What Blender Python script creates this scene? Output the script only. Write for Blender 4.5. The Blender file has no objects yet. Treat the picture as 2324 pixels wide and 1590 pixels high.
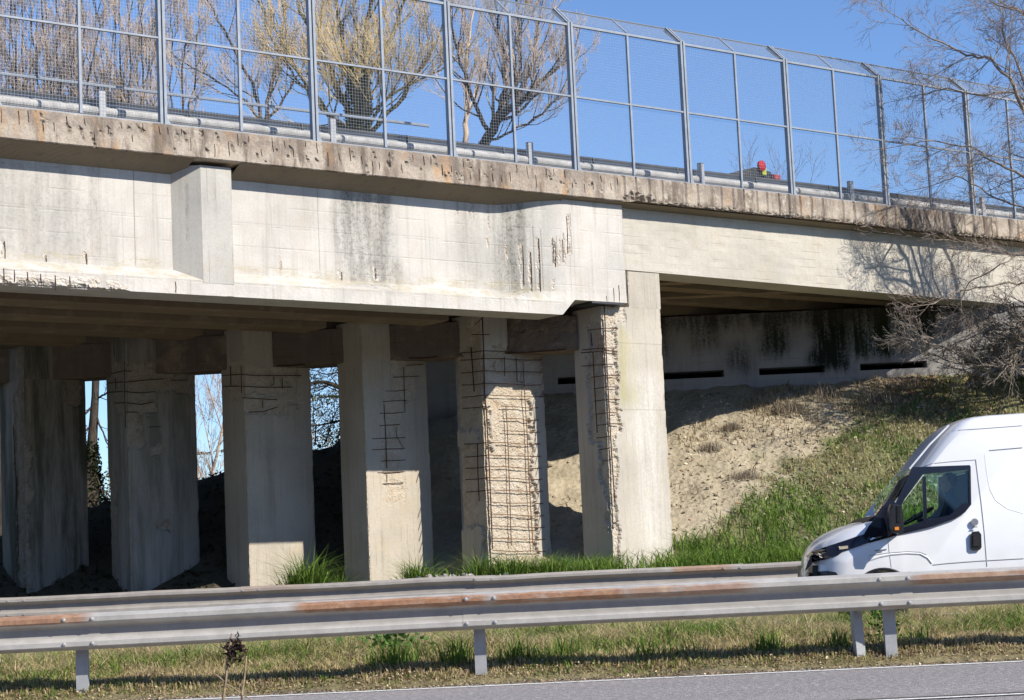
import bpy, math, random
import numpy as np
from math import radians as R, sin, cos, tan, pi
from mathutils import Vector, Matrix, noise as mnoise, Euler

# ------------------------------------------------------------------ camera, sky, sun, exposure
SC = bpy.context.scene
COL = SC.collection
F_PX, W_PX = 4400.0, 2324.0
PITCH = math.atan(500 / 4400.0); ROLL = 0.046; EYE = Vector((0, 0, .95))
cam_d = bpy.data.cameras.new('camera'); cam = bpy.data.objects.new('camera', cam_d); COL.objects.link(cam)
cam_d.sensor_width = 36; cam_d.lens = 36 * F_PX / W_PX; cam_d.clip_end = 3000; cam_d.clip_start = .1
cam.matrix_world = Matrix.Translation(EYE) @ Matrix.Rotation(pi / 2 + PITCH, 4, 'X') @ Matrix.Rotation(-ROLL, 4, 'Z')
SC.camera = cam

SUN_AZ = R(55); SUN_EL = R(37.5)          # measured from -Y towards +X
wd = bpy.data.worlds.new('World'); SC.world = wd; wd.use_nodes = True
nt = wd.node_tree; bg = nt.nodes['Background']
sky = nt.nodes.new('ShaderNodeTexSky'); sky.sky_type = 'NISHITA'; sky.sun_disc = False
sky.sun_elevation = SUN_EL; sky.sun_rotation = R(180) - SUN_AZ
sky.air_density = 1.0; sky.dust_density = .1; sky.ozone_density = 2.5
tint = nt.nodes.new('ShaderNodeMix'); tint.data_type = 'RGBA'; tint.blend_type = 'MULTIPLY'; tint.inputs[0].default_value = 1.
nt.links.new(sky.outputs[0], tint.inputs[6]); tint.inputs[7].default_value = (.84, 1.0, 1.28, 1)
nt.links.new(tint.outputs[2], bg.inputs[0]); bg.inputs[1].default_value = .092
sl = bpy.data.lights.new('sun', 'SUN'); sl.energy = 4.9; sl.angle = R(.5); sl.color = (1, .94, .84)
so = bpy.data.objects.new('sun', sl); COL.objects.link(so)
sd = Vector((sin(SUN_AZ) * cos(SUN_EL), -cos(SUN_AZ) * cos(SUN_EL), sin(SUN_EL)))
so.rotation_euler = sd.to_track_quat('Z', 'Y').to_euler(); so.location = (20, -10, 30)
vs = SC.view_settings; vs.view_transform = 'Standard'; vs.look = 'None'; vs.gamma = 1; vs.exposure = .5
SC.cycles.max_bounces = 6; SC.cycles.diffuse_bounces = 2; SC.cycles.transparent_max_bounces = 12

# ------------------------------------------------------------------ measuring helpers
FWD = Vector((0, cos(PITCH), sin(PITCH))); UPV = Vector((0, -sin(PITCH), cos(PITCH)))
def ray(x, y):
    dx, dy = x - 1162., y - 795.
    u = cos(ROLL) * dx - sin(ROLL) * dy; v = sin(ROLL) * dx + cos(ROLL) * dy
    return Vector((1, 0, 0)) * u + FWD * F_PX - UPV * v
def hit(x, y, N, k):
    r = ray(x, y); return EYE + r * ((k - N.dot(EYE)) / N.dot(r))
def atY(x, y, Y): return hit(x, y, Vector((0, 1, 0)), Y)
ANG = R(37.26)
DV = Vector((cos(ANG), sin(ANG), 0)); NV = Vector((sin(ANG), -cos(ANG), 0)); K0 = -24.5
def pz(x, y, q):
    w = hit(x, y, NV, K0 + q); return w.dot(DV), w.z
def world(p, q, z=0): return DV * p + NV * (K0 + q) + Vector((0, 0, z))
BR_LOC = NV * K0

rnd = random.Random(7)
def fbm(x, y, z=0., o=3):
    return mnoise.fractal(Vector((x, y, z)), .6, 2.1, o)
def sst(a, b, x):
    t = min(1, max(0, (x - a) / (b - a))); return t * t * (3 - 2 * t)

# ------------------------------------------------------------------ objects
def tag(o, label=None, cat=None, group=None, kind=None):
    if label: o['label'] = label
    if cat: o['category'] = cat
    if group: o['group'] = group
    if kind: o['kind'] = kind
    return o
def empty(name, loc=(0, 0, 0), rz=0., label=None, cat=None, group=None):
    o = bpy.data.objects.new(name, None); o.empty_display_size = .2; COL.objects.link(o)
    o.location = loc; o.rotation_euler = (0, 0, rz); return tag(o, label, cat, group)

class MB:
    def __init__(s): s.v = []; s.f = []
    def add(s, vs, fs):
        b = len(s.v); s.v += [tuple(v) for v in vs]; s.f += [tuple(i + b for i in f) for f in fs]
        return s
    def box(s, x0, x1, y0, y1, z0, z1, M=None):
        vs = [Vector(c) for c in ((x0,y0,z0),(x1,y0,z0),(x1,y1,z0),(x0,y1,z0),(x0,y0,z1),(x1,y0,z1),(x1,y1,z1),(x0,y1,z1))]
        if M: vs = [M @ v for v in vs]
        return s.add(vs, [(0,3,2,1),(4,5,6,7),(0,1,5,4),(1,2,6,5),(2,3,7,6),(3,0,4,7)])
    def cbox(s, x0, x1, y0, y1, z0, z1, c=.01):
        # box with chamfered vertical and horizontal edges
        xs = (x0, x0 + c, x1 - c, x1); ys = (y0, y0 + c, y1 - c, y1); zs = (z0, z0 + c, z1 - c, z1)
        oct_ = lambda e: [(xs[1] , ys[0]),(xs[2], ys[0]),(xs[3], ys[1]),(xs[3], ys[2]),(xs[2], ys[3]),(xs[1], ys[3]),(xs[0], ys[2]),(xs[0], ys[1])]
        o = oct_(0); cx, cy = (x0 + x1) / 2, (y0 + y1) / 2
        ins = lambda p: (min(max(p[0], xs[1]), xs[2]), min(max(p[1], ys[1]), ys[2]))
        rings = [[(*ins(p), z0) for p in o], [(*p, zs[1]) for p in o], [(*p, zs[2]) for p in o], [(*ins(p), z1) for p in o]]
        return s.rings(rings, caps=True)
    def rings(s, rings, caps=True, closed=True):
        n = len(rings[0]); b = len(s.v)
        for r in rings: s.v += [tuple(v) for v in r]
        m = n if closed else n - 1
        for i in range(len(rings) - 1):
            for j in range(m):
                a = b + i * n + j; c = b + i * n + (j + 1) % n
                s.f.append((a, c, c + n, a + n))
        if caps:
            s.f.append(tuple(b + j for j in range(n))[::-1]); s.f.append(tuple(b + (len(rings) - 1) * n + j for j in range(n)))
        return s
    def tube(s, pts, rad, n=6, caps=True):
        pts = [Vector(p) for p in pts]; rr = rad if isinstance(rad, (list, tuple)) else [rad] * len(pts)
        rings = []
        up = Vector((.3, .2, 1)).normalized()
        for i, p in enumerate(pts):
            t = (pts[min(i + 1, len(pts) - 1)] - pts[max(i - 1, 0)])
            if t.length < 1e-9: t = Vector((0, 0, 1))
            t.normalize()
            a = t.cross(up)
            if a.length < .15: a = t.cross(Vector((1, 0, 0)))
            a.normalize(); c = t.cross(a)
            rings.append([p + (a * cos(2 * pi * k / n) + c * sin(2 * pi * k / n)) * rr[i] for k in range(n)])
        return s.rings(rings, caps)
    def grid(s, P):      # P[i][j] -> vector
        b = len(s.v); m = len(P[0])
        for r in P: s.v += [tuple(v) for v in r]
        for i in range(len(P) - 1):
            for j in range(m - 1):
                a = b + i * m + j; s.f.append((a, a + 1, a + m + 1, a + m))
        return s
    def build(s, name, mat, parent=None, smooth=False, attr=None, loc=None):
        me = bpy.data.meshes.new(name); me.from_pydata(s.v, [], s.f); me.update()
        if attr is not None:
            a = me.attributes.new('spall', 'FLOAT', 'POINT'); a.data.foreach_set('value', np.array(attr, np.float32))
        if smooth: me.polygons.foreach_set('use_smooth', [True] * len(me.polygons))
        me.materials.append(mat)
        o = bpy.data.objects.new(name, me); COL.objects.link(o)
        if parent: o.parent = parent
        if loc: o.location = loc
        return o

# ------------------------------------------------------------------ materials
class NT:
    def __init__(s, name, rough=.85, spec=.25):
        s.m = bpy.data.materials.new(name); s.m.use_nodes = True; s.t = s.m.node_tree; s.b = s.t.nodes['Principled BSDF']
        s.b.inputs['Roughness'].default_value = rough; s.b.inputs['Specular IOR Level'].default_value = spec
        tc = s.t.nodes.new('ShaderNodeTexCoord'); s.obj = tc.outputs['Object']
    def n(s, t, **k):
        x = s.t.nodes.new(t)
        for a, b in k.items(): setattr(x, a, b)
        return x
    def L(s, a, b): s.t.links.new(a, b)
    def put(s, sock, v):
        if isinstance(v, bpy.types.NodeSocket): s.L(v, sock)
        else: sock.default_value = v
    def mapv(s, scale=(1,1,1), loc=(0,0,0), vec=None):
        m = s.n('ShaderNodeMapping'); s.L(vec or s.obj, m.inputs[0]); m.inputs['Scale'].default_value = scale; m.inputs['Location'].default_value = loc
        return m.outputs[0]
    def noise(s, scale, vec=None, detail=5, rough=.6, dist=0):
        x = s.n('ShaderNodeTexNoise'); s.L(vec or s.obj, x.inputs['Vector']); x.inputs['Scale'].default_value = scale
        x.inputs['Detail'].default_value = detail; x.inputs['Roughness'].default_value = rough; x.inputs['Distortion'].default_value = dist
        return x.outputs['Fac']
    def vor(s, scale, vec=None, feature='F1'):
        x = s.n('ShaderNodeTexVoronoi', feature=feature); s.L(vec or s.obj, x.inputs['Vector']); x.inputs['Scale'].default_value = scale
        return x.outputs['Distance']
    def ramp(s, v, a, b, lo=0., hi=1.):
        x = s.n('ShaderNodeMapRange', interpolation_type='SMOOTHSTEP'); s.put(x.inputs[0], v)
        x.inputs[1].default_value = a; x.inputs[2].default_value = b; x.inputs[3].default_value = lo; x.inputs[4].default_value = hi
        return x.outputs[0]
    def math(s, op, a, b=0.):
        x = s.n('ShaderNodeMath', operation=op); s.put(x.inputs[0], a); s.put(x.inputs[1], b); return x.outputs[0]
    def mix(s, f, a, b, blend='MIX'):
        x = s.n('ShaderNodeMix', data_type='RGBA', blend_type=blend); s.put(x.inputs[0], f)
        s.put(x.inputs[6], (*a, 1) if isinstance(a, tuple) and len(a) == 3 else a); s.put(x.inputs[7], (*b, 1) if isinstance(b, tuple) and len(b) == 3 else b)
        return x.outputs[2]
    def xyz(s, vec=None):
        x = s.n('ShaderNodeSeparateXYZ'); s.L(vec or s.obj, x.inputs[0]); return x.outputs
    def attr(s, name, out='Fac'):
        x = s.n('ShaderNodeAttribute'); x.attribute_name = name; return x.outputs[out]
    def band(s, v, a, b, e=.1):   # 1 inside a..b
        return s.math('MULTIPLY', s.ramp(v, a - e, a + e), s.ramp(v, b - e, b + e, 1, 0))
    def bump(s, h, dist=.01, strength=1., prev=None):
        x = s.n('ShaderNodeBump'); s.put(x.inputs['Height'], h); x.inputs['Distance'].default_value = dist; x.inputs['Strength'].default_value = strength
        if prev: s.L(prev, x.inputs['Normal'])
        return x.outputs[0]
    def done(s, col, normal=None, rough=None):
        s.put(s.b.inputs['Base Color'], (*col, 1) if isinstance(col, tuple) and len(col) == 3 else col)
        if normal: s.L(normal, s.b.inputs['Normal'])
        if rough is not None: s.put(s.b.inputs['Roughness'], rough)
        return s.m

def concrete(name, base, dark=(.12,.11,.10), warm=(.45,.36,.25), streak=.5, boards='h', stains=(), joints=(), lichen=None, moss=0., var=True, pit=.5, pitch=.145, bs=.30):
    k = NT(name, .9, .15)
    vec = k.obj
    if var:
        oi = k.n('ShaderNodeObjectInfo'); va = k.n('ShaderNodeVectorMath', operation='ADD'); k.L(k.obj, va.inputs[0])
        vm = k.n('ShaderNodeVectorMath', operation='SCALE'); cb = k.n('ShaderNodeCombineXYZ')
        for i in range(3): k.L(oi.outputs['Random'], cb.inputs[i])
        k.L(cb.outputs[0], vm.inputs[0]); vm.inputs['Scale'].default_value = 37.; k.L(vm.outputs[0], va.inputs[1]); vec = va.outputs[0]
    x, y, z = k.xyz()
    c = k.mix(k.ramp(k.noise(.9, vec, 6, .65), .35, .7), base, tuple(v * .82 for v in base))
    c = k.mix(k.math('MULTIPLY', k.ramp(k.noise(2.3, vec, 4), .5, .75), .45), c, warm)
    # fine grain
    c = k.mix(k.ramp(k.noise(38, vec, 5, .7), .35, .75, 0, .35), c, tuple(v * .55 for v in base))
    # vertical run-off streaks
    st = k.noise(1., k.mapv((5.5, 5.5, .28), vec=vec), 6, .7)
    c = k.mix(k.math('MULTIPLY', k.ramp(st, .5, .78), streak), c, dark)
    st2 = k.noise(1., k.mapv((17, 17, .5), (3, 1, 2), vec=vec), 4, .6)
    c = k.mix(k.ramp(st2, .52, .8, 0, streak * .6), c, tuple(v * .5 for v in warm))
    h = k.noise(55, vec, 6, .75)
    if boards == 'h':
        w = k.math('FRACT', k.math('MULTIPLY', z, 1 / pitch))
    else:
        w = k.math('FRACT', k.math('MULTIPLY', k.math('ADD', x, y), 1 / .13))
    line = k.math('MAXIMUM', k.ramp(w, 0, .07, 1, 0), k.ramp(w, .95, 1., 0, 1))
    line = k.math('MULTIPLY', line, k.ramp(k.noise(2.2, vec, 4), .42, .62))
    c = k.mix(k.math('MULTIPLY', line, bs), c, dark)
    # pits
    pv = k.ramp(k.vor(9, vec), .02, .09, 1, 0); pv = k.math('MULTIPLY', pv, k.ramp(k.noise(1.7, vec, 3), .5, .6))
    c = k.mix(k.math('MULTIPLY', pv, pit), c, dark)
    for (a, b, z0, z1, s, colr) in stains:
        m = k.math('MULTIPLY', k.band(k.math('ADD', x, k.math('MULTIPLY', k.noise(1.1, vec, 4), .7)), a + .35, b + .35, .22), k.band(k.math('ADD', z, k.math('MULTIPLY', k.noise(3.5, k.mapv((3, 3, .4), vec=vec), 3), .5)), z0 + .25, z1 + .25, .18))
        sp = k.math('ADD', k.ramp(k.noise(20, vec, 6, .8), .44, .70, .0, .55), k.ramp(k.noise(1., k.mapv((5, 5, .5), vec=vec), 6, .7), .30, .66, 0, .62))
        c = k.mix(k.math('MULTIPLY', m, k.math('MULTIPLY', sp, s)), c, colr)
    for (ax, v, a, b, wd_) in joints:      # thin dark joint: axis, position, span of the other axis
        s0, s1 = (x, z) if ax == 'x' else (z, x)
        d_ = k.math('ABSOLUTE', k.math('SUBTRACT', k.math('ADD', s0, k.math('MULTIPLY', k.noise(3, vec, 3), .012)), v + .006))
        m = k.math('MULTIPLY', k.ramp(d_, wd_ * .5, wd_, 1, 0), k.band(s1, a, b, .02))
        c = k.mix(k.math('MULTIPLY', m, .75 if ax == 'x' else .38), c, dark)
    if lichen:
        z0, z1, a, b = lichen
        m = k.math('MULTIPLY', k.band(z, z0, z1, .07), k.ramp(k.noise(2.6, k.mapv((1, 1, 3), vec=vec), 6, .75), .44, .62))
        m = k.math('MULTIPLY', m, k.band(x, a, b, .5))
        c = k.mix(k.math('MULTIPLY', m, .55), c, (.36, .31, .20))
    if moss:
        m = k.ramp(k.noise(1., k.mapv((3.2, 3.2, .35), (7, 3, 1), vec=vec), 6, .7), .40, .62)
        c = k.mix(k.math('MULTIPLY', m, moss), c, (.055, .062, .04))
    sp = k.attr('spall')
    brk = k.mix(k.ramp(k.noise(7, vec, 6, .8), .3, .7), tuple(v * 1.08 for v in base), tuple(v * u for v, u in zip(base, (.86, .78, .68))))
    brk = k.mix(k.ramp(k.noise(3.3, vec, 4, .7), .55, .72, 0, .45), brk, (.38, .26, .15))
    brk = k.mix(k.ramp(k.vor(22, vec), .0, .3, .3, 0), brk, (.16, .14, .12))
    c = k.mix(k.ramp(sp, .08, .35), c, brk)
    nb = k.bump(h, .006, .6)
    nb = k.bump(k.math('SUBTRACT', 1., k.math('ADD', line, pv)), .006, .7, nb)
    hb = k.math('MULTIPLY', k.ramp(sp, .1, .4), k.math('ADD', k.noise(16, vec, 6, .8), k.vor(30, vec)))
    nb = k.bump(hb, .018, .8, nb)
    return k.done(c, nb)

def flat(name, colr, rough=.6, spec=.3, metal=0., var=.15, scale=12, bump=.0):
    k = NT(name, rough, spec); k.b.inputs['Metallic'].default_value = metal
    c = k.mix(k.ramp(k.noise(scale, None, 5, .7), .3, .7), colr, tuple(v * (1 - var) for v in colr))
    nb = k.bump(k.noise(scale * 3, None, 5, .7), bump, .7) if bump else None
    return k.done(c, nb)

xw = lambda x, y=500, q=-.37: pz(x, y, q)[0]
M = {}
GREY = (.20, .19, .17)
M['web'] = concrete('concrete_white_girder', (.56, .53, .485), dark=(.24, .23, .20), warm=(.49, .42, .345), streak=.62, boards='h', var=False, pit=.35, pitch=.31, bs=.05,
    stains=[(xw(-60), xw(250), 5.5, 7.2, .62, GREY), (xw(765), xw(895), 5.35, 7.2, 1.0, (.14, .135, .12)), (xw(690), xw(720), 6.2, 7.2, .55, (.26, .25, .21)), (xw(1040), xw(1110), 5.5, 7.2, .5, GREY), (xw(1120), xw(1185), 5.3, 7.3, 1.0, (.12, .12, .10)), (xw(1200), xw(1235), 5.4, 7.2, .6, (.26, .27, .23)), (xw(590), xw(640), 6.3, 7.2, .45, (.28,.26,.22))],
    joints=[('x', xw(305), 5.5, 7.0, .012), ('x', xw(722), 5.6, 7.0, .008), ('z', 6.25, 8, xw(305), .006), ('z', 6.55, xw(305), xw(388), .005), ('z', 6.25, xw(528), xw(1000), .006), ('z', 5.9, xw(528), xw(1100), .005),
            ('x', xw(1178), 5.55, 6.7, .014), ('x', xw(1195), 5.45, 6.55, .016), ('x', xw(1210), 5.5, 6.5, .013), ('x', xw(1240), 5.95, 6.4, .012), ('x', xw(1272), 6.1, 6.8, .016), ('x', xw(1253), 6.0, 6.35, .01), ('x', xw(1040), 6.65, 7.0, .012), ('x', xw(1075), 6.6, 7.0, .012), ('x', xw(1110), 6.7, 7.0, .01)],
    lichen=(5.28, 5.62, 8, 19.6))
M['pilaster'] = concrete('concrete_grey_patch', (.47, .45, .41), streak=.3, boards='v', var=False)
M['girder_r'] = concrete('concrete_boarded_cream', (.50, .465, .40), dark=(.28, .25, .20), warm=(.47, .39, .29), streak=.3, boards='h', var=False, bs=.4)
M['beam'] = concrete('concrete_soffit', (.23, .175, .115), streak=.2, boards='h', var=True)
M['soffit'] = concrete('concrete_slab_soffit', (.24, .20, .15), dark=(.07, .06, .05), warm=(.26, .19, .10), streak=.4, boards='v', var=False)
M['column'] = concrete('concrete_column', (.50, .445, .365), dark=(.19, .165, .125), warm=(.50, .40, .275), streak=.45, boards='v')
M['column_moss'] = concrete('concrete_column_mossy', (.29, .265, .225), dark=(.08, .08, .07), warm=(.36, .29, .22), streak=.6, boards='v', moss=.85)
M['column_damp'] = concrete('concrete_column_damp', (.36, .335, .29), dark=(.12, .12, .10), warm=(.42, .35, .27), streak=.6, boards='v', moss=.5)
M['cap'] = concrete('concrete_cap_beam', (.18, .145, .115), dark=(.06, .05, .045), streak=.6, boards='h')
M['wall'] = concrete('concrete_abutment', (.40, .385, .37), dark=(.03, .035, .025), warm=(.36, .31, .25), streak=.4, boards='h', var=False,
    stains=[(5.1, 5.6, 5.0, 6.2, 1.6, (.025, .03, .02)), (6.0, 6.8, 4.7, 6.3, 2.4, (.02, .024, .015)), (6.85, 7.9, 4.9, 6.3, 2.3, (.025, .034, .015)), (8.1, 8.7, 5.2, 6.3, 2., (.03, .035, .02)), (3.6, 4.1, 5.2, 6.2, 1.5, (.05, .05, .04)), (2.3, 3.1, 4.9, 6.2, 1.4, (.05, .05, .04)), (4.3, 4.9, 4.7, 5.3, 1.3, (.07, .065, .055)), (2, 9, 5.62, 6.5, 1.4, (.06, .05, .04))])

# brown weathered edge slab
k = NT('concrete_weathered_edge', .95, .1); x, y, z = k.xyz()
c = k.mix(k.ramp(k.noise(1.3, None, 6, .7), .35, .68), (.50, .435, .36), (.36, .30, .245))
c = k.mix(k.ramp(k.noise(1., k.mapv((2.6, 2.6, .5)), 5, .7), .46, .62, 0, .85), c, (.13, .10, .08))
c = k.mix(k.ramp(k.noise(1., k.mapv((2.1, 2.1, .7), (5, 2, 4)), 4), .53, .66, 0, .75), c, (.50, .30, .15))
m = k.math('MULTIPLY', k.ramp(z, 7.22, 7.38), k.ramp(k.noise(3.1, None, 6, .8), .33, .6))
c = k.mix(k.math('MULTIPLY', m, .6), c, (.20, .165, .14))
c = k.mix(k.ramp(k.noise(30, None, 6, .8), .4, .75, 0, .6), c, (.15, .12, .09))
c = k.mix(k.ramp(k.noise(4.5, None, 5, .8), .62, .72, 0, .6), c, (.62, .55, .46))
sp = k.attr('spall')
brk = k.mix(k.ramp(k.noise(12, None, 6, .8), .35, .65), (.62, .56, .47), (.30, .23, .17))
c = k.mix(k.ramp(sp, .1, .5), c, brk)
nb = k.bump(k.noise(28, None, 8, .8), .022, .8); nb = k.bump(k.math('MULTIPLY', sp, k.noise(14, None, 6, .8)), .05, .9, nb)
M['edge'] = k.done(c, nb)

def galv(name, base=(.42, .43, .44), rust=(), zr=None, rough=.5):
    k = NT(name, rough, .4); x, y, z = k.xyz(); k.b.inputs['Metallic'].default_value = .12
    c = k.mix(k.ramp(k.noise(5, None, 6, .7), .35, .7), base, tuple(v * .8 for v in base))
    c = k.mix(k.ramp(k.noise(60, None, 4, .7), .45, .8, 0, .3), c, tuple(v * .5 for v in base))
    if zr: c = k.mix(k.math('MULTIPLY', k.band(z, zr[0] - .115, zr[0] - .02, .02), .42), c, (.13, .12, .11))  # valley band painted darker to imitate shade below the upper ridge
    c = k.mix(k.ramp(k.noise(1., k.mapv((.8, 8, 30)), 4), .55, .8, 0, .35), c, (.30, .27, .24))
    if rust:
        m = None
        for (a, b, s) in rust:
            t = k.math('MULTIPLY', k.band(k.math('ADD', x, k.math('MULTIPLY', k.noise(2.5, None, 4), .3)), a + .15, b + .15, .1), s)
            m = t if m is None else k.math('MAXIMUM', m, t)
        zb = k.band(k.math('ADD', z, k.math('MULTIPLY', k.noise(6, None, 5, .7), .03)), zr[0] + .015, zr[1] + .015, .006)
        m = k.math('MULTIPLY', m, zb)
        lo = k.math('MULTIPLY', k.band(z, zr[2], zr[3], .012), k.ramp(k.noise(3, k.mapv((.6, 3, 3)), 5, .7), .52, .68, 0, .8))
        m = k.math('MAXIMUM', m, k.math('MULTIPLY', lo, k.ramp(x, -.2, .4)))
        m = k.math('MULTIPLY', m, k.ramp(k.noise(7, k.mapv((.5, 1, 2)), 6, .75), .28, .48, .25, 1.))
        rc = k.mix(k.ramp(k.noise(11, None, 6, .8), .3, .7), (.38, .215, .125), (.22, .11, .065))
        rc = k.mix(k.ramp(k.noise(4, k.mapv((1, 1, 1), (4, 4, 4)), 4, .7), .5, .72, 0, .6), rc, (.52, .36, .22))
        c = k.mix(m, c, rc)
        k.put(k.b.inputs['Metallic'], k.math('SUBTRACT', .12, k.math('MULTIPLY', m, .12)))
    return k.done(c, k.bump(k.noise(22, None, 5), .0015, .5), k.ramp(k.noise(8), .3, .7, rough - .1, rough + .1))
xr = lambda x: atY(x, 1345, 16.7).x
M['rail_near'] = galv('galvanised_rusty', (.46, .44, .41), [(xr(-150), xr(195), .95), (xr(670), xr(1112), 1.), (xr(1125), xr(1420), 1.), (xr(1420), xr(1700), .75), (xr(2085), xr(2500), .8)], (.672, .76, .47, .505))
M['rail_far'] = galv('galvanised_dull', (.38, .35, .32), [(2.2, 3.05, .7), (-4.2, -3.2, .3)], (.80, .92, .5, .52))
M['galv'] = galv('galvanised_grey', (.36, .365, .37))
M['galv_post'] = galv('galvanised_blue_grey', (.36, .37, .385), rough=.5)
M['fence_frame'] = flat('fence_frame_grey', (.27, .30, .345), .5, .35, .1, .2, 6)
M['wire'] = flat('fence_wire', (.33, .36, .41), .45, .4, .3, .1)
M['rebar'] = flat('rusty_steel', (.105, .052, .036), .95, .1, 0, .5, 40)
M['rebar_light'] = flat('rusty_steel_light', (.17, .09, .06), .95, .1, 0, .5, 40)
M['bearing'] = flat('dark_bearing_steel', (.05, .055, .06), .5, .4, 0, .3)
M['void'] = flat('dark_recess', (.012, .011, .011), 1., .0, 0, .2)
M['joint'] = flat('joint_filler', (.10, .085, .07), .95, .1, 0, .4)

# road
def asphalt(name, a, b):
    k = NT(name, .95, .15)
    c = k.mix(k.ramp(k.noise(.6, k.mapv((.35, 1.5, 1)), 5), .35, .65), a, b)
    c = k.mix(k.ramp(k.noise(26, k.mapv((.75, 1, 1)), 5, .9), .42, .58, 0, .8), c, tuple(v * .42 for v in a))
    c = k.mix(k.ramp(k.noise(25, k.mapv((.75, 1, 1), (5, 5, 5)), 5, .9), .52, .62, 0, .8), c, tuple(min(1, v * 2.0) for v in a))
    c = k.mix(k.ramp(k.noise(35, k.mapv((1, 1, 1), (2, 7, 5)), 3, .8), .45, .65, 0, .4), c, tuple(v * .6 for v in a))
    h = k.math('ADD', k.vor(70), k.noise(140, None, 3))
    return k.done(c, k.bump(h, .008, .8))
M['asphalt'] = asphalt('asphalt', (.34, .315, .31), (.28, .262, .26))
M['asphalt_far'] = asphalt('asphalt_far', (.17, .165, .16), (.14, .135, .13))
def paint(name):
    k = NT(name, .8, .2)
    m = k.ramp(k.noise(20, k.mapv((1, 1.3, 1)), 6, .8), .36, .52)
    c = k.mix(m, (.17, .16, .155), (.74, .73, .70))
    c = k.mix(k.ramp(k.noise(110, None, 3), .5, .7, 0, .5), c, (.28, .27, .26))
    return k.done(c, k.bump(k.noise(90), .004, .6))
M['paint'] = paint('road_paint_worn')

# soil
def soil(name, a, b, cl):
    k = NT(name, 1., .05); x, y, z = k.xyz()
    c = k.mix(k.ramp(k.noise(.8, None, 6, .7), .35, .65), a, b)
    c = k.mix(k.ramp(k.noise(7, None, 8, .85), .48, .74, 0, .6), c, tuple(v * .5 for v in b))
    c = k.mix(k.ramp(k.noise(3.1, k.mapv((1, 1, 1), (9, 2, 2)), 7, .8), .55, .70, 0, .7), c, cl)
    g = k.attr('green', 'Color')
    c = k.mix(k.attr('green_shade_mask'), c, g)  # tint holds the sward and the painted shade under the deck
    h = k.math('ADD', k.noise(5, None, 8, .75), k.math('MULTIPLY', k.vor(9, k.mapv((1, 1, 1))), .5))
    return k.done(c, k.bump(h, .07, .9))
M['soil'] = soil('embankment_soil', (.45, .385, .275), (.36, .305, .215), (.54, .48, .37))
M['litter_soil'] = soil('verge_edge_soil', (.22, .18, .12), (.15, .125, .085), (.33, .28, .19))
M['field'] = soil('verge_soil', (.27, .23, .13), (.20, .17, .09), (.30, .27, .14))

def vcol(name, rough=.7, trans=0.):
    k = NT(name, rough, .15); c = k.attr('Col', 'Color')
    if trans:
        k.b.inputs['Base Color'].default_value = (1, 1, 1, 1)
        k.L(c, k.b.inputs['Base Color'])
        t = k.n('ShaderNodeBsdfTranslucent'); k.L(c, t.inputs[0]); mx = k.n('ShaderNodeMixShader'); mx.inputs[0].default_value = trans
        out = k.t.nodes['Material Output']; k.L(k.b.outputs[0], mx.inputs[1]); k.L(t.outputs[0], mx.inputs[2]); k.L(mx.outputs[0], out.inputs[0])
        return k.m
    return k.done(c)
M['grass'] = vcol('grass_blades', .6, .35)
M['litter'] = vcol('dry_litter', .9)
M['leaf'] = vcol('leaves', .45, .3)
def bark(name, a, b, sc=8):
    k = NT(name, .95, .1)
    c = k.mix(k.ramp(k.noise(sc, k.mapv((1, 1, .3)), 6, .75), .35, .65), a, b)
    return k.done(c, k.bump(k.noise(sc * 3, k.mapv((1, 1, .25)), 5), .02, .8))
M['bark_dark'] = bark('bark_dark', (.09, .075, .06), (.045, .037, .03))
M['bark_willow'] = bark('bark_yellow_green', (.22, .18, .09), (.13, .11, .055))
M['twig_pale'] = bark('twigs_pale', (.60, .47, .35), (.42, .32, .23), 3)
M['twig_purple'] = bark('twigs_purplish', (.56, .44, .34), (.38, .29, .23), 3)
M['twig_gold'] = bark('twigs_golden', (.70, .53, .26), (.52, .38, .18), 3)
M['twig_brown'] = bark('twigs_brown', (.32, .26, .22), (.20, .155, .13), 5)
M['bark_grey'] = bark('bark_grey_brown', (.34, .29, .24), (.18, .15, .12))
M['deadstalk'] = bark('dead_stalk', (.42, .33, .22), (.26, .19, .13), 30)
M['seedhead'] = bark('dark_seed_head', (.06, .04, .035), (.025, .018, .018), 30)
M['white_paint'] = flat('van_white_paint', (.74, .75, .77), .25, .5, 0, .04, 2)
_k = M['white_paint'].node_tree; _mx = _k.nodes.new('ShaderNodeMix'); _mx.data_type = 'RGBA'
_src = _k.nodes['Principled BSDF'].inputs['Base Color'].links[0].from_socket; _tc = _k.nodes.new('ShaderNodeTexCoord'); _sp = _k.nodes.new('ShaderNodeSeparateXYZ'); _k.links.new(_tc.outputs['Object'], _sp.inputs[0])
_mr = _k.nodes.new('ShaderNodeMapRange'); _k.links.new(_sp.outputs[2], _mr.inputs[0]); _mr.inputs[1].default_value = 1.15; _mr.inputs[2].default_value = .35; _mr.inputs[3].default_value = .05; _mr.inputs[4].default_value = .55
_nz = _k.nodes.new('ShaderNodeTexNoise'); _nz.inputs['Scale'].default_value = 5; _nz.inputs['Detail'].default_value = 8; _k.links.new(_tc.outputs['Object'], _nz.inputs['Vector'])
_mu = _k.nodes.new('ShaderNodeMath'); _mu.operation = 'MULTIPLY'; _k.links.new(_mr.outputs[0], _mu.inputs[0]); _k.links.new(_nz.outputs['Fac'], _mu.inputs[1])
_k.links.new(_mu.outputs[0], _mx.inputs[0]); _k.links.new(_src, _mx.inputs[6]); _mx.inputs[7].default_value = (.42, .39, .34, 1); _k.links.new(_mx.outputs[2], _k.nodes['Principled BSDF'].inputs['Base Color'])
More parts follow.
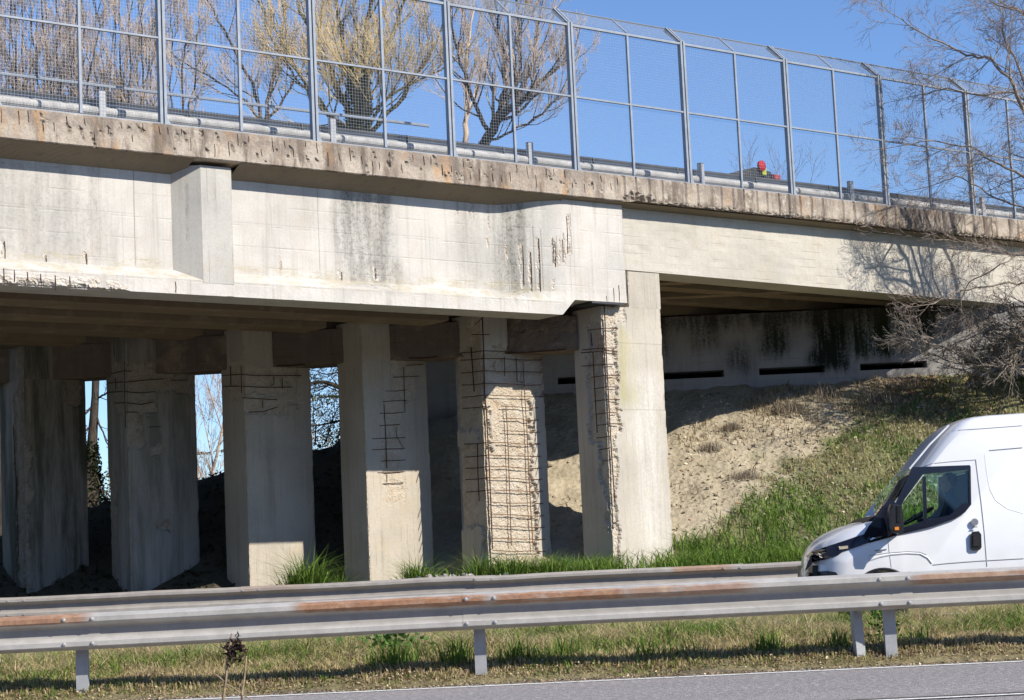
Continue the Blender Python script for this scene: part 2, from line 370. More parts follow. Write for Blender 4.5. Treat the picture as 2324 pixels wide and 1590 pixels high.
M['white_paint'].node_tree.nodes['Principled BSDF'].inputs['Coat Weight'].default_value = .6
M['black_plastic'] = flat('black_plastic', (.018, .019, .022), .35, .5, 0, .2)
M['black_gloss'] = flat('black_gloss', (.012, .013, .022), .12, .5, 0, .1)
M['rubber'] = flat('tyre_rubber', (.025, .025, .026), .85, .2, 0, .2)
M['steel_rim'] = flat('wheel_steel', (.30, .30, .31), .4, .5, .7, .1)
M['amber'] = flat('amber_plastic', (.75, .25, .03), .25, .5, 0, .1)
M['chrome'] = flat('chrome', (.75, .75, .76), .12, .5, 1., .05)
M['seat'] = flat('seat_fabric', (.035, .045, .07), .9, .1, 0, .2)
M['skin'] = flat('skin', (.40, .24, .17), .6, .3, 0, .1)
M['hair'] = flat('dark_hair', (.02, .016, .014), .7, .3, 0, .3)
M['shirt'] = flat('dark_blue_jacket', (.03, .045, .09), .9, .1, 0, .2)
M['red_lens'] = flat('red_lens', (.55, .02, .03), .7, .2, 0, .2)
M['yellow'] = flat('yellow_plastic', (.70, .72, .08), .4, .4, 0, .1)
M['red_white'] = flat('red_plastic', (.55, .04, .04), .4, .4, 0, .1)
k = NT('glass_tinted', .03, .5)
k.b.inputs['Transmission Weight'].default_value = 0.
tr = k.n('ShaderNodeBsdfTransparent'); tr.inputs[0].default_value = (.88, .975, .965, 1)
gl = k.n('ShaderNodeBsdfGlossy'); gl.inputs['Roughness'].default_value = .02
fr = k.n('ShaderNodeFresnel'); fr.inputs[0].default_value = 1.5
mx = k.n('ShaderNodeMixShader'); k.L(fr.outputs[0], mx.inputs[0]); k.L(tr.outputs[0], mx.inputs[1]); k.L(gl.outputs[0], mx.inputs[2])
k.L(mx.outputs[0], k.t.nodes['Material Output'].inputs[0]); M['glass'] = k.m

# ------------------------------------------------------------------ blades / leaf cards as real small faces
def blades(name, pts, hs, ws, cols, lean=.35, mat='grass', parent=None, seed=1, curl=.5):
    """pts (n,3) base, hs heights, ws widths, cols (n,3). each blade: 5 verts"""
    rs = np.random.RandomState(seed); pts = np.asarray(pts, float); n = len(pts)
    az = rs.rand(n) * 2 * pi; la = rs.rand(n) ** .7 * lean
    f = rs.rand(n) * 2 * pi
    wx, wy = np.cos(f) * ws / 2, np.sin(f) * ws / 2
    dx, dy = np.cos(az) * la * hs, np.sin(az) * la * hs
    V = np.zeros((n, 5, 3))
    V[:, 0] = pts + np.c_[-wx, -wy, -.02 * np.ones(n)]; V[:, 1] = pts + np.c_[wx, wy, -.02 * np.ones(n)]
    mid = pts + np.c_[dx * .4, dy * .4, hs * .58]
    V[:, 2] = mid + np.c_[wx * .7, wy * .7, 0 * wx]; V[:, 3] = mid - np.c_[wx * .7, wy * .7, 0 * wx]
    cu = 1 + curl * rs.rand(n) * 1.6
    V[:, 4] = pts + np.c_[dx * cu, dy * cu, hs * (1 - .35 * (cu - 1))]
    V = V.reshape(-1, 3)
    b = (np.arange(n) * 5)[:, None]
    q = (b + np.array([[0, 1, 2, 3]])).reshape(-1); t = (b + np.array([[3, 2, 4]])).reshape(-1)
    me = bpy.data.meshes.new(name); me.vertices.add(len(V)); me.vertices.foreach_set('co', V.reshape(-1).astype(np.float32))
    li = np.concatenate([q, t]); me.loops.add(len(li)); me.loops.foreach_set('vertex_index', li.astype(np.int32))
    st = np.concatenate([np.arange(n) * 4, 4 * n + np.arange(n) * 3]); me.polygons.add(2 * n)
    me.polygons.foreach_set('loop_start', st.astype(np.int32)); 
    me.update(calc_edges=True); me.validate()
    a = me.attributes.new('Col', 'FLOAT_COLOR', 'POINT')
    c4 = np.ones((n, 5, 4)); c4[:, :, :3] = np.asarray(cols)[:, None, :]
    a.data.foreach_set('color', c4.reshape(-1).astype(np.float32))
    me.materials.append(M[mat]); o = bpy.data.objects.new(name, me); COL.objects.link(o)
    if parent: o.parent = parent
    return o
def cards(name, ctr, size, cols, mat='leaf', parent=None, seed=1, flat_=0.):
    rs = np.random.RandomState(seed); ctr = np.asarray(ctr, float); n = len(ctr)
    a = rs.randn(n, 3); a[:, 2] *= (1 - flat_); a /= np.linalg.norm(a, axis=1)[:, None]
    b = rs.randn(n, 3); b[:, 2] *= (1 - flat_); b -= a * (a * b).sum(1)[:, None]; b /= np.linalg.norm(b, axis=1)[:, None]
    s = (np.asarray(size) * np.ones(n))[:, None]
    V = np.stack([ctr - a * s, ctr - b * s * .55, ctr + a * s, ctr + b * s * .55], 1).reshape(-1, 3)
    me = bpy.data.meshes.new(name); me.vertices.add(4 * n); me.vertices.foreach_set('co', V.reshape(-1).astype(np.float32))
    me.loops.add(4 * n); me.loops.foreach_set('vertex_index', np.arange(4 * n, dtype=np.int32)); me.polygons.add(n)
    me.polygons.foreach_set('loop_start', (np.arange(n) * 4).astype(np.int32)); me.update(calc_edges=True); me.validate()
    at = me.attributes.new('Col', 'FLOAT_COLOR', 'POINT'); c4 = np.ones((n, 4, 4)); c4[:, :, :3] = np.asarray(cols)[:, None, :]
    at.data.foreach_set('color', c4.reshape(-1).astype(np.float32)); me.materials.append(M[mat])
    o = bpy.data.objects.new(name, me); COL.objects.link(o)
    if parent: o.parent = parent
    return o
def colmix(n, pal, rs, jit=.2):
    pal = np.array(pal); i = rs.randint(0, len(pal), n); return pal[i] * (1 + (rs.rand(n, 1) - .5) * 2 * jit)

# ------------------------------------------------------------------ terrain
def h_ground(X, Y):
    if Y < 16.5: return -.05
    if Y < 20.6: return -.05 + .21 * sst(16.5, 17.0, Y) - .1 * sst(19.6, 20.6, Y) + .05 * fbm(X * .6, Y * .6)
    if Y < 28.6: return .03
    b = .03 + .10 * sst(28.6, 29.0, Y)
    return b + .04 * fbm(X * .5, Y * .5) * sst(28.7, 29.5, Y)
def h_emb(X, Y):
    q = NV.x * X + NV.y * Y - K0
    base = -.15 + .72 * sst(29.9, 31.3, Y) + .22 * sst(-2.6, 0, X) * sst(30.4, 31.4, Y)
    ramp = .80 + (Y - 32.5) * .58 - .35 * sst(0, -2, X) * sst(36, 33, Y)
    z = max(base, 0 if Y < 31.8 else ramp) if Y > 29.9 else -.15
    z = min(z, 4.52 + (.0 if Y < 38.9 else 0))
    # far side of the approach falls away to the left
    side = 4.40 - .95 * (-q - 6.3)
    z = min(z, max(side, -.15))
    lft = sst(-6.5, -4.3, X)
    r = .11 * fbm(X * .8, Y * .6, 0, 5) + .055 * fbm(X * 2.6, Y * 1.9, 4, 5) - .10 * max(0, .25 - abs(fbm(X * 1.1 + .3 * Y, Y * .28, 11, 3))) * sst(33, 35, Y)
    return z + r * sst(30.3, 31.5, Y) * (.35 + .65 * sst(33, 34.5, Y))
def gmask_emb(X, Y, z):     # where the green sward grows
    zb = 1.15 + (X - 2.75) * .66 + .6 * fbm(X * .8, Y * .8, 7)
    g = sst(.25, -.25, z - zb) if X > 2.4 else 0
    if z < 1.0: g = max(g, sst(.35, .65, .5 + .5 * fbm(X * 1.3, Y, 2)) * (1 if X > -4 else 0))
    g *= 1 if X > -4.5 else 0
    return g
def terrain(name, xs, ys, hf, mat, gm=None, gcol=(.13, .15, .055)):
    nx, ny = len(xs), len(ys); V = []; G = []; CL = []
    for y in ys:
        for x in xs:
            z = hf(x, y); V.append((x, y, z)); g_ = gm(x, y, z) if gm else .0
            deck_shade = sst(-1.7, -2.7, x + .5 * fbm(x, y, 5)) if gm else 0  # soil on the left painted darker to imitate shade under the deck
            CL.append(tuple(gcol[i] * (1 - deck_shade) + (.075, .062, .042)[i] * deck_shade for i in range(3)) + (1,)); G.append(max(g_, deck_shade * 1.15))
    Fc = [(j * nx + i, j * nx + i + 1, (j + 1) * nx + i + 1, (j + 1) * nx + i) for j in range(ny - 1) for i in range(nx - 1)]
    me = bpy.data.meshes.new(name); me.from_pydata(V, [], Fc); me.materials.append(M[mat])
    a = me.attributes.new('green_shade_mask', 'FLOAT', 'POINT'); a.data.foreach_set('value', np.array(G, np.float32) * .8)
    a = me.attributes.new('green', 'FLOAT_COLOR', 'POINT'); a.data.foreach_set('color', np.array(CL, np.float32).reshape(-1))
    me.polygons.foreach_set('use_smooth', [True] * len(me.polygons))
    o = bpy.data.objects.new(name, me); COL.objects.link(o); return o
ar = lambda a, b, s: list(np.arange(a, b, s))
tag(terrain('ground', [-600, -200, -60, -20] + ar(-12, 14, .5) + [20, 40, 100, 300, 700], [-60, 0, 8] + ar(15.5, 31, .25) + [32, 36, 45, 60, 100, 200, 500, 900], h_ground, 'field'), kind='structure')
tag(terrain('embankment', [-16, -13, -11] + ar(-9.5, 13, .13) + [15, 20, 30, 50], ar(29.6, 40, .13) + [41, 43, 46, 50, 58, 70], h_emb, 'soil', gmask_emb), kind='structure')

o = MB().grid([[(-600, -30, 0), (600, -30, 0)], [(-600, 9.2, 0), (600, 9.2, 0)], [(-600, 16.62, 0), (600, 16.62, 0)]]).build('road', M['asphalt']); tag(o, kind='structure')
o = MB().grid([[(-600, 20.5, .05), (600, 20.5, .05)], [(-600, 28.4, .05), (600, 28.4, .05)]]).build('road', M['asphalt_far']); tag(o, kind='structure')
def strip(y0, y1, z, x0=-30, x1=30, wob=.012):
    P = []; xx = ar(x0, x1, .1)
    for x in xx:
        w = wob * fbm(x * 4, y0); w2 = wob * fbm(x * 4, y1 + 5)
        P.append([(x, y0 + w, z), (x, y1 + w2, z)])
    return MB().grid(P)
tag(strip(16.36, 16.49, .004).build('edge_line', M['paint']), kind='structure')
tag(strip(12.70, 12.80, .008, wob=.004).build('lane_line', M['paint']), kind='structure')
tag(strip(12.84, 12.97, .004, wob=.01).build('road_seam', M['joint']), kind='structure')
tag(strip(20.75, 20.9, .054).build('edge_line', M['paint']), kind='structure')
tag(strip(28.0, 28.15, .054).build('edge_line', M['paint']), kind='structure')
P = []
for x in ar(-7, 8, .06):
    P.append([(x, y, -.012 + .07 * sst(16.50, 16.95, y) + .022 * fbm(x * 1.4, y * 2, 3) + .012 * fbm(x * 7, y * 7, 5)) for y in ar(16.38, 17.0, .05)])
tag(MB().grid(P).build('verge', M['litter_soil'], smooth=True), kind='structure')
# near-side verge of the camera's road (the dead weed grows on it)
o = MB().grid([[(x, y, .02 + .10 * sst(9.3, 8.4, y) + .03 * fbm(x, y)) for x in ar(-8, 8, .4)] for y in ar(4.5, 9.5, .25)]).build('verge', M['field'], smooth=True); tag(o, kind='structure')

# ------------------------------------------------------------------ overpass
bridge = empty('overpass_bridge', BR_LOC, ANG, 'weathered concrete road overpass crossing the picture, white girder on the left span', 'bridge')
BAY0 = 20.22; BAY = 2.535
PE, PR = 21.2, 21.26

# edge slab with spalls
def edge_part():
    ps = [-9, -4, 0, 4, 7] + ar(9, 33, .028) + [34, 37, 42]
    prof = [(-.30, 7.50), (.03, 7.50), (.05, 7.485)] + [(.05, 7.485 - .0242 * i) for i in range(1, 18)] + [(.05, 7.065), (.03, 7.05), (-.05, 7.045), (-.2, 7.04), (-.30, 7.04)]
    rs = random.Random(3); chips = []
    for i in range(70):
        p = 9.3 + i * .175 + rs.uniform(-.09, .09)
        if fbm(p * .55, 3.) < -.18: continue
        chips.append((p, rs.uniform(7.1, 7.42), rs.uniform(.012, .035) * (2.2 if rs.random() < .15 else 1), rs.uniform(.03, .12)))
    P = []; A = []
    for p in ps:
        row = []
        zone = sst(21.0, 21.8, p)
        lowr = zone * (.03 + .05 * max(0, fbm(p * 2.3, 3.3) + .25)) if 9 < p < 34 else 0
        near = [c for c in chips if abs(c[0] - p) < .14]
        for i, (q, z) in enumerate(prof):
            d = 0.; s = 0.
            if 2 <= i <= 20 and 9 < p < 34:
                d += .006 * (fbm(p * 6, z * 6) + .3)
                for (cp, cz, w, h) in near:
                    e = 1 - ((p - cp + .3 * (z - cz)) / w) ** 2 - ((z - cz) / h) ** 2 + 1.1 * fbm(p * 17, z * 14, 2)
                    if e > 0: d += .03 * min(1, e * 1.6); s = max(s, min(1, e * 1.5))
                if zone > 0:
                    rib = max(0, fbm(p * 3.1, z * .7, 9) - .05) * zone
                    d += rib * .05; s = max(s, min(1, rib * 2.2) * (.5 + .5 * fbm(p * 7, z * 7, 1)))
                    gz = sst(7.16 + .07 * fbm(p * 2.5, 1), 7.06, z) * zone
                    d += gz * .05 * (1 + fbm(p * 15, z * 15)); s = max(s, gz)
                    gp = (p * 3.55 + .25 * fbm(math.floor(p * 3.55) * 3.7, 2)) % 1.
                    if gp < .10: d += .03; s = s * .3
                # broken corner beside the joint
                e = 1 - ((p - 21.45) / .35) ** 2 - ((z - 7.08) / .16) ** 2 + .8 * fbm(p * 12, z * 12, 6)
                if e > 0: d += .07 * min(1, e); s = max(s, min(1, e * 2))
            if i >= 20: z = z + lowr * (1 if i < 24 else 0); 
            row.append((p, -(q - d), z)); A.append(max(0, s))
        P.append(row)
    return MB().grid(P).build('edge_slab', M['edge'], bridge, attr=A)
edge_part()
# soffit strip gets its own look: slightly proud plate below
so_ = MB()
for (a, b) in ((-9, 13.05), (13.8, 19.9)):
    so_.grid([[(p, -.025, 7.045), (p, .02, 7.038), (p, .22, 6.95), (p, .385, 6.86)] for p in ar(a, b, .3) + [b]])
so_.build('slab_soffit', M['soffit'], bridge)
so2 = MB().grid([[(p, -.02, 7.044), (p, .27, 7.0)] for p in ar(19.9, 40, .3)]); so2.build('slab_soffit', M['soffit'], bridge)
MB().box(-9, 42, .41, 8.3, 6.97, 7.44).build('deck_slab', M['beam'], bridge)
MB().box(-9, 42, .31, 8.2, 7.445, 7.475).build('road_surface', M['asphalt_far'], bridge)
MB().box(-9, 42, 8.31, 8.6, 6.95, 7.5).build('far_edge_slab', M['beam'], bridge)

# left span outer girder, gridded
def qweb(p): return -.37 + .26 * sst(18.5, 20.0, p)
def girder_left():
    ps = [-9, -3, 3, 7] + ar(9, 21.2, .02) + [PE]
    P = []; A = []; NR = 46
    cr = [(pz(x, (y0 + y1) / 2, -.33)[0], pz(x, y0, -.33)[1], pz(x, y1, -.33)[1], w) for (x, y0, y1, w) in ((1178, 560, 650, .022), (1195, 575, 665, .03), (1211, 545, 668, .02), (1240, 545, 600, .03), (1272, 495, 580, .035), (1253, 548, 600, .02), (775, 612, 640, .035), (852, 608, 638, .045), (1245, 555, 610, .02), (1262, 540, 602, .03), (8, 548, 590, .05), (104, 580, 602, .04), (196, 574, 605, .04), (640, 580, 620, .015), (1068, 470, 490, .02), (1110, 540, 560, .03), (1075, 455, 505, .012), (1110, 455, 520, .012), (1040, 450, 490, .012), (1240, 640, 660, .03), (1150, 560, 590, .02), (480, 700, 720, .01))]
    for p in ps:
        qw = qweb(p); end = p > 19.79
        zb = 5.08 if not end else min(5.34, 5.08 + (p - 19.79) * .95)
        led = min(5.30, 5.30); zl = 5.47
        prof = [(qw, 7.02 - (7.02 - zl - .04) * t_ / NR) for t_ in range(NR)] + [(qw, max(zl, zb + .02))]
        for t in (.33, .66, 1.): prof.append((qw + (-.10 - qw) * t, max(zl + (5.30 - zl) * t, zb + .015)))
        for z in (5.27, 5.23, 5.19, 5.15, 5.11): prof.append((-.10, max(z, zb + .01)))
        prof.append((-.10, zb)); prof += [(-.16, zb), (-.3, zb), (-.75, zb), (-.75, zb + .2), (-.55, zb + .38), (-.55, 7.0)]
        brk = sst(12.4, 11.6, p) * .6 + .25 * sst(.2, .5, fbm(p * .9, 2)) 
        for i, (q, z) in enumerate(prof):
            s = 0; d = 0
            if i < NR and p > 9:
                d += .004 * fbm(p * 1.3, z * 1.3, 5)
                for (cp, ca_, cb2, w) in cr:
                    if abs(p - cp) < .12 and cb2 - .06 < z < ca_ + .06:
                        e = 1 - abs(p - cp - .035 * fbm(z * 5, cp * 9)) / (w * (1 + .9 * fbm(p * 9, z * 9, 2))) - max(0, cb2 - z, z - ca_) / .05
                        if e > 0: d += .018 * min(1, e * 1.5); s = max(s, min(1, e * 2))
            if NR - 1 <= i <= NR + 9 and 9 < p:
                e = (brk - .2) * sst(5.27, 5.12, z) * (1 + 1.3 * fbm(p * 5, z * 5, 4)) * (1 if not end else .4)
                if i in (NR + 8, NR + 9) and e > 0.05: z += min(.075, e * .12) * (1 + fbm(p * 9, 1))
                if e > .1: d = .04 * e * (1 + fbm(p * 11, z * 14)); s = min(1, e * 2.2)
                d += .004 * fbm(p * 4, z * 4)
            P_ = (p, -(q - d), z); A.append(max(0, s))
            if i == 0: P.append([])
            P[-1].append(P_)
    g = MB().grid(P)
    n = len(P[0]); b = len(g.v) - n; g.f.append(tuple(range(b, b + n)))
    return g.build('girder', M['web'], bridge, attr=A)
tag(girder_left(), 'bright white outer girder with sloping ledge and grey run-off stains')
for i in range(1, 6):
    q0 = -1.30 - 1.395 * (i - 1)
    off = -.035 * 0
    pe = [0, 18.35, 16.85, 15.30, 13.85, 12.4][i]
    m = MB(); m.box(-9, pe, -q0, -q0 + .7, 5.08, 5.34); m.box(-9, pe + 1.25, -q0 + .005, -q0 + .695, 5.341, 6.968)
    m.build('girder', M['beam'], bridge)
# pilaster on the outer girder: its left cheek runs parallel to the roads (skew)
sk = tan(ANG)   # moving 1 m outwards shifts sk... along the skew
pl = pz(388, 500, -.37)[0]
c0 = (pl, .40); L_ = .30; dpx = L_ / tan(ANG)
top, bot = 6.985, 5.26
pts = [(pl - .04, .41), (13.20, .095), (13.70, .095), (13.70, .41)]
m = MB(); m.rings([[(a, b, bot) for a, b in pts], [(a, b, 5.9) for a, b in pts], [(a, b, top) for a, b in pts]]); m.build('pilaster', M['pilaster'], bridge)
# right span
def girder_right():
    ps = ar(PR, 34, .04) + [36, 42]; P = []; A = []
    for p in ps:
        zb = 5.93 - .012 * (p - 22)
        prof = [(-.25, 7.04)] + [(-.25, 7.04 - (7.04 - zb) * i / 12) for i in range(1, 13)] + [(-.27, zb - .008), (-.85, zb - .008), (-.85, 6.97)]
        row = []
        for i, (q, z) in enumerate(prof):
            d = .008 * fbm(p * 2, z * 7) ; s = 0
            if p < 21.4: 
                e = sst(.1, .0, p - PR) * (.5 + fbm(3, z * 9)); d += .04 * max(0, e); s = max(0, e)
            row.append((p, -(q - d), z)); A.append(s)
        P.append(row)
    g = MB().grid(P); n = len(P[0]); g.f.append(tuple(range(n))[::-1]); return g.build('girder', M['girder_r'], bridge, attr=A)
tag(girder_right(), 'cream board-marked outer girder of the right span with tree shadow')
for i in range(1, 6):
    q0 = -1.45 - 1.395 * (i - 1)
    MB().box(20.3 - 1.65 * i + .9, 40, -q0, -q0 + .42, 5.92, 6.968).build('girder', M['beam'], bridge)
# skewed cross members of the right span (run parallel with the roads)
def skewbeam(yw, x0, x1, z0, z1, th=.32):
    m = MB(); vs = []
    for (X, Yy) in ((x0, yw), (x1, yw), (x1, yw + th), (x0, yw + th)):
        w = Vector((X, Yy, 0)); vs.append((w.dot(DV), -(w.dot(NV) - K0)))
    m.rings([[(a, b, z0) for a, b in vs], [(a, b, z1) for a, b in vs]]); return m
skewbeam(36.1, -3.2, 5.9, 5.915, 6.95).build('cross_beam', M['beam'], bridge)
skewbeam(34.2, -3.0, 3.4, 5.915, 6.95).build('cross_beam', M['beam'], bridge)
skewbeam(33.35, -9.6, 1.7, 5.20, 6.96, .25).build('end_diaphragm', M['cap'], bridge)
# sleeve drain in the girder face
pd_, zd = pz(1305, 521, -.13)
ring = [(pd_ + .05 * cos(a), .115, zd + .05 * sin(a)) for a in np.linspace(0, 2 * pi, 14, endpoint=False)]
MB().rings([ring[::-1], [(a, .17, c) for a, b, c in ring][::-1]]).build('drain_sleeve', flat('drain_sleeve', (.26, .20, .13), .9), bridge)
# exposed stirrups on the edge slab
rs = random.Random(11)
for i in range(62):
    p = 9.4 + i * .19 + rs.uniform(-.04, .04)
    if p < 21: z1 = rs.choice([7.45, 7.47, 7.34, 7.28]); ln = rs.uniform(.07, .22)
    else: z1 = 7.47; ln = rs.uniform(.25, .38)
    MB().tube([(p, -.052, z1), (p + .006, -.054, z1 - ln / 2), (p + rs.uniform(0, .02), -.052, z1 - ln)], rs.uniform(.004, .0065), 5).build('exposed_stirrup', M['rebar'], bridge)
# stirrups in the bottom flange and the girder end
for (x, y0, y1, q) in ((8, 610, 650, -.1), (32, 613, 640, -.1), (62, 618, 652, -.1), (92, 622, 655, -.1), (125, 625, 660, -.1), (158, 628, 662, -.1), (398, 640, 664, -.1), (10, 548, 588, -.37), (104, 580, 600, -.37), (196, 576, 603, -.37), (1392, 655, 690, -.11), (1404, 648, 688, -.11), (1376, 672, 690, -.11),
                       (1178, 560, 650, -.36), (1195, 575, 665, -.34), (1211, 545, 668, -.33), (1240, 545, 600, -.30), (1272, 495, 580, -.27), (775, 618, 638, -.37), (852, 610, 635, -.37), (1245, 555, 610, -.30), (1262, 548, 598, -.28)):
    a = pz(x, y0, q); b = pz(x + (y1 - y0) * .035, y1, q)
    qq = q if q > -.13 else qweb(a[0])
    MB().tube([(a[0], -qq - .004, a[1]), ((a[0] + b[0]) / 2 + .006, -qq - .005, (a[1] + b[1]) / 2), (b[0], -qq - .004, b[1])], .006, 5).build('exposed_stirrup', M['rebar'], bridge)
# bearing plates
MB().box(20.42, 21.12, .09, .6, 5.305, 5.33).build('bearing', M['bearing'], bridge)

# ------------------------------------------------------------------ columns
COLW, COLD = 1.32, .78
def column_mesh(W, D, z0, z1, depth, step):
    """closed perimeter wall; depth(face, s, z) -> (recess, spall)"""
    per = []
    def side(a, b, nrm, face, L):
        n = max(2, int(L / step))
        for i in range(n):
            t = i / n; per.append((a[0] + (b[0] - a[0]) * t, a[1] + (b[1] - a[1]) * t, nrm, face, t * L, L))
    side((-W/2, D/2), (-W/2, -D/2), (-1, 0), 'L', D)      # left face, s from back to the front corner
    side((-W/2, -D/2), (W/2, -D/2), (0, -1), 'F', W)
    side((W/2, -D/2), (W/2, D/2), (1, 0), 'R', D)
    side((W/2, D/2), (-W/2, D/2), (0, 1), 'B', W)
    zs = ar(z0, z1, step) + [z1]; rings = []; A = []
    for z in zs:
        r = []
        for (x, y, nr, face, s, L) in per:
            d, sp = depth(face, s, z)
            nx, ny = nr
            if s < 1e-6:   # corner vertex: pull in both ways
                if face == 'F': d2, sp2 = depth('L', D, z); r.append((x + d2, y + d, z)); A.append(max(sp, sp2)); continue
                if face == 'R': d2, _ = depth('F', W, z); r.append((x - d, y + d2, z)); A.append(sp); continue
            r.append((x - nx * d, y - ny * d, z)); A.append(sp)
        rings.append(r)
    m = MB(); m.rings(rings); return m, A
def patches_depth(pat, seed, rough=.003):
    def f(face, s, z):
        d = rough * fbm(s * 5 + seed, z * 2, seed); sp = 0
        if face not in 'LF': return d, 0
        for (fc, s0, s1, za, zb, dep) in pat:
            if fc != face: continue
            e = min(s - s0, s1 - s, (z - za), (zb - z)) + .09 * fbm(s * 5, z * 3.2, seed) + .045 * fbm(s * 19, z * 17, seed + 3)
            if e > -.01:
                t = sst(-.01, .022, e)
                sh = min(1, dep / .04); d = max(d, t * (dep + .012 * sh * fbm(s * 9, z * 9, seed + 5) + .005 * sh * fbm(s * 31, z * 31, seed + 1))); sp = max(sp, t * (1 if dep > .035 else .30))
        # chipped arrises
        if face == 'F': c = min(s, COLW - s)
        else: c = COLD - s
        e = .022 + .03 * fbm(z * 4, seed * 3.3, 1) - c
        if e > 0: d += e * .5; sp = max(sp, min(.6, e * 30))
        return d, sp
    return f
M['column_sunlit'] = concrete('concrete_column_front', (.50, .455, .385), dark=(.22, .19, .14), warm=(.52, .46, .33), streak=.42, boards='v', var=False,
    stains=[(-.45, .05, 3.6, 4.9, .9, (.36, .32, .14)), (-.1, .5, 1.2, 4.2, .7, (.66, .63, .58)), (-.3, .6, 5.2, 6.0, .6, (.30, .27, .22))], joints=[('z', 4.68, -.5, .9, .010), ('z', 3.55, -.5, .9, .010)])
def make_column(ix, cx, cy, mat, label, pat, step, top=4.62, stub=.58, z0=.0, COLD=COLD, COLW=COLW):
    """cx, cy: world position of the front-left arris"""
    A_ = Vector((cx, cy, 0)); ctr = A_ + DV * (COLW / 2) - NV * (COLD / 2)
    t = empty('bridge_column', (ctr.x, ctr.y, z0), ANG, label, 'bridge column', 'concrete columns of the pier')
    m, A = column_mesh(COLW, COLD, 0, top - z0, patches_depth(pat, ix * 1.7 + 2.), step)
    m.build('shaft', mat, t, attr=A)
    if stub:
        m2, A2 = column_mesh(stub, COLD, top - z0 + .001, 5.30 - z0, patches_depth([p for p in pat if p[4] > 4.6], ix * 1.7 + 2.), step)
        m2.build('bearing_block', mat, t, attr=A2, loc=(-(COLW - stub) / 2, 0, 0))
    q = A_.dot(NV) - K0; p0 = A_.dot(DV)
    def bar(face, pts, r=.0085, mat_='rebar'):
        out = []; r = r * (.88 if ix > 4 else .72)
        for (x, y) in pts:
            if face == 'F':
                p, z = pz(x, y, q); out.append((p - p0 - COLW / 2, -COLD / 2 - .003, z - z0))
            else:
                # left face: plane with normal -d through p0
                w = hit(x, y, DV, p0); out.append((-COLW / 2 - .003, -(w.dot(NV) - K0 - q) - COLD / 2, w.z - z0))
        MB().tube(out, r, 6).build('rebar', M[mat_], t)
    return t, bar, (p0, q)
Z_ = lambda y, x, q: pz(x, y, q)[1]
CX = {6: (1.53, 32.26), 5: (-.53, 32.45), 4: (-2.55, 32.65), 3: (-4.59, 32.85), 2: (-6.63, 33.05), 1: (-8.47, 33.25)}
# column 6 – beside the joint, tall upper block on its right half
pat6 = [('F', -.1, .30, 3.15, 5.4, .045), ('F', -.1, .17, 2.2, 3.4, .04), ('F', -.1, .13, -.5, 2.4, .05), ('F', .12, .5, 5.05, 5.35, .03),
        ('L', .38, .9, 4.3, 5.1, .05), ('L', .30, .9, 3.0, 4.5, .05), ('L', .5, .9, 2.3, 3.2, .05), ('L', .62, .9, 1.5, 2.4, .04)]
t6, bar6, _ = make_column(6, *CX[6], M['column_sunlit'], 'sunlit front column under the joint with one corner broken open to rusty bars', pat6, .022, top=5.295, stub=0)
blk, A6 = column_mesh(.72, COLD, 5.297, 5.915, patches_depth([], 3.), .03)
blk.build('upper_block', M['column_sunlit'], t6, attr=A6, loc=((COLW - .72) / 2 + .012, 0, 0))
zf5 = lambda zy: (1004 + .3886 * zy[0], 695 + .3886 * zy[1])
bar6('F', [(1371, 690), (1374, 760), (1378, 850), (1386, 1000), (1391, 1080), (1395, 1140)], .012)
for (y, x0, x1) in ((245, 815, 1010), (262, 810, 1020), (340, 815, 1005), (405, 870, 1035), (472, 885, 1030), (545, 885, 1035), (622, 892, 1020), (687, 900, 1035), (760, 900, 985), (828, 915, 985), (895, 935, 990), (130, 850, 1025)):
    c_ = 945 + (y / 1200) * 62
    bar6('L', [zf5((x0, y + 12)), zf5((c_ - 2, y))], .008); 
    if x1 > c_ + 8: bar6('F', [zf5((c_, y)), zf5((x1, y + 2))], .008)
bar6('L', [zf5((880, 270)), zf5((890, 480)), zf5((905, 740))], .010)
bar6('L', [zf5((868, 160)), zf5((875, 235))], .012); bar6('L', [zf5((910, 160)), zf5((915, 250))], .010); bar6('L', [zf5((935, 170)), zf5((940, 370))], .009)
# column 5 – cover lost on most of both faces
pat5 = [('F', .22, 1.03, -.3, 4.45, .055), ('F', -.1, .35, 3.75, 4.6, .05), ('F', -.1, .5, -.3, 2.95, .055), ('F', .3, 1.35, 3.9, 4.7, .05), ('F', -.1, .12, 2.9, 3.7, .05),
        ('L', -.1, .9, 3.35, 4.66, .055), ('L', -.1, .9, 1.7, 3.05, .05), ('L', .6, .9, -.2, 3.6, .05), ('L', .45, .9, 4.6, 5.2, .04)]
t5, bar5, _ = make_column(5, *CX[5], M['column'], 'badly spalled column with a full grid of rusty bars bared on its front', pat5, .022)
bar5('F', [zf5(p) for p in ((232, 60), (240, 260), (246, 500), (258, 640), (266, 800), (276, 1000), (284, 1200), (292, 1420))], .013)
bar5('F', [zf5(p) for p in ((370, 590), (378, 700), (386, 900), (394, 1130), (402, 1400))], .009, 'rebar_light')
bar5('F', [zf5(p) for p in ((470, 320), (480, 520), (492, 700), (503, 950), (515, 1180), (530, 1420))], .009, 'rebar_light')
bar5('F', [zf5(p) for p in ((362, 300), (364, 410))], .009); bar5('F', [zf5(p) for p in ((430, 300), (436, 440), (470, 446))], .010)
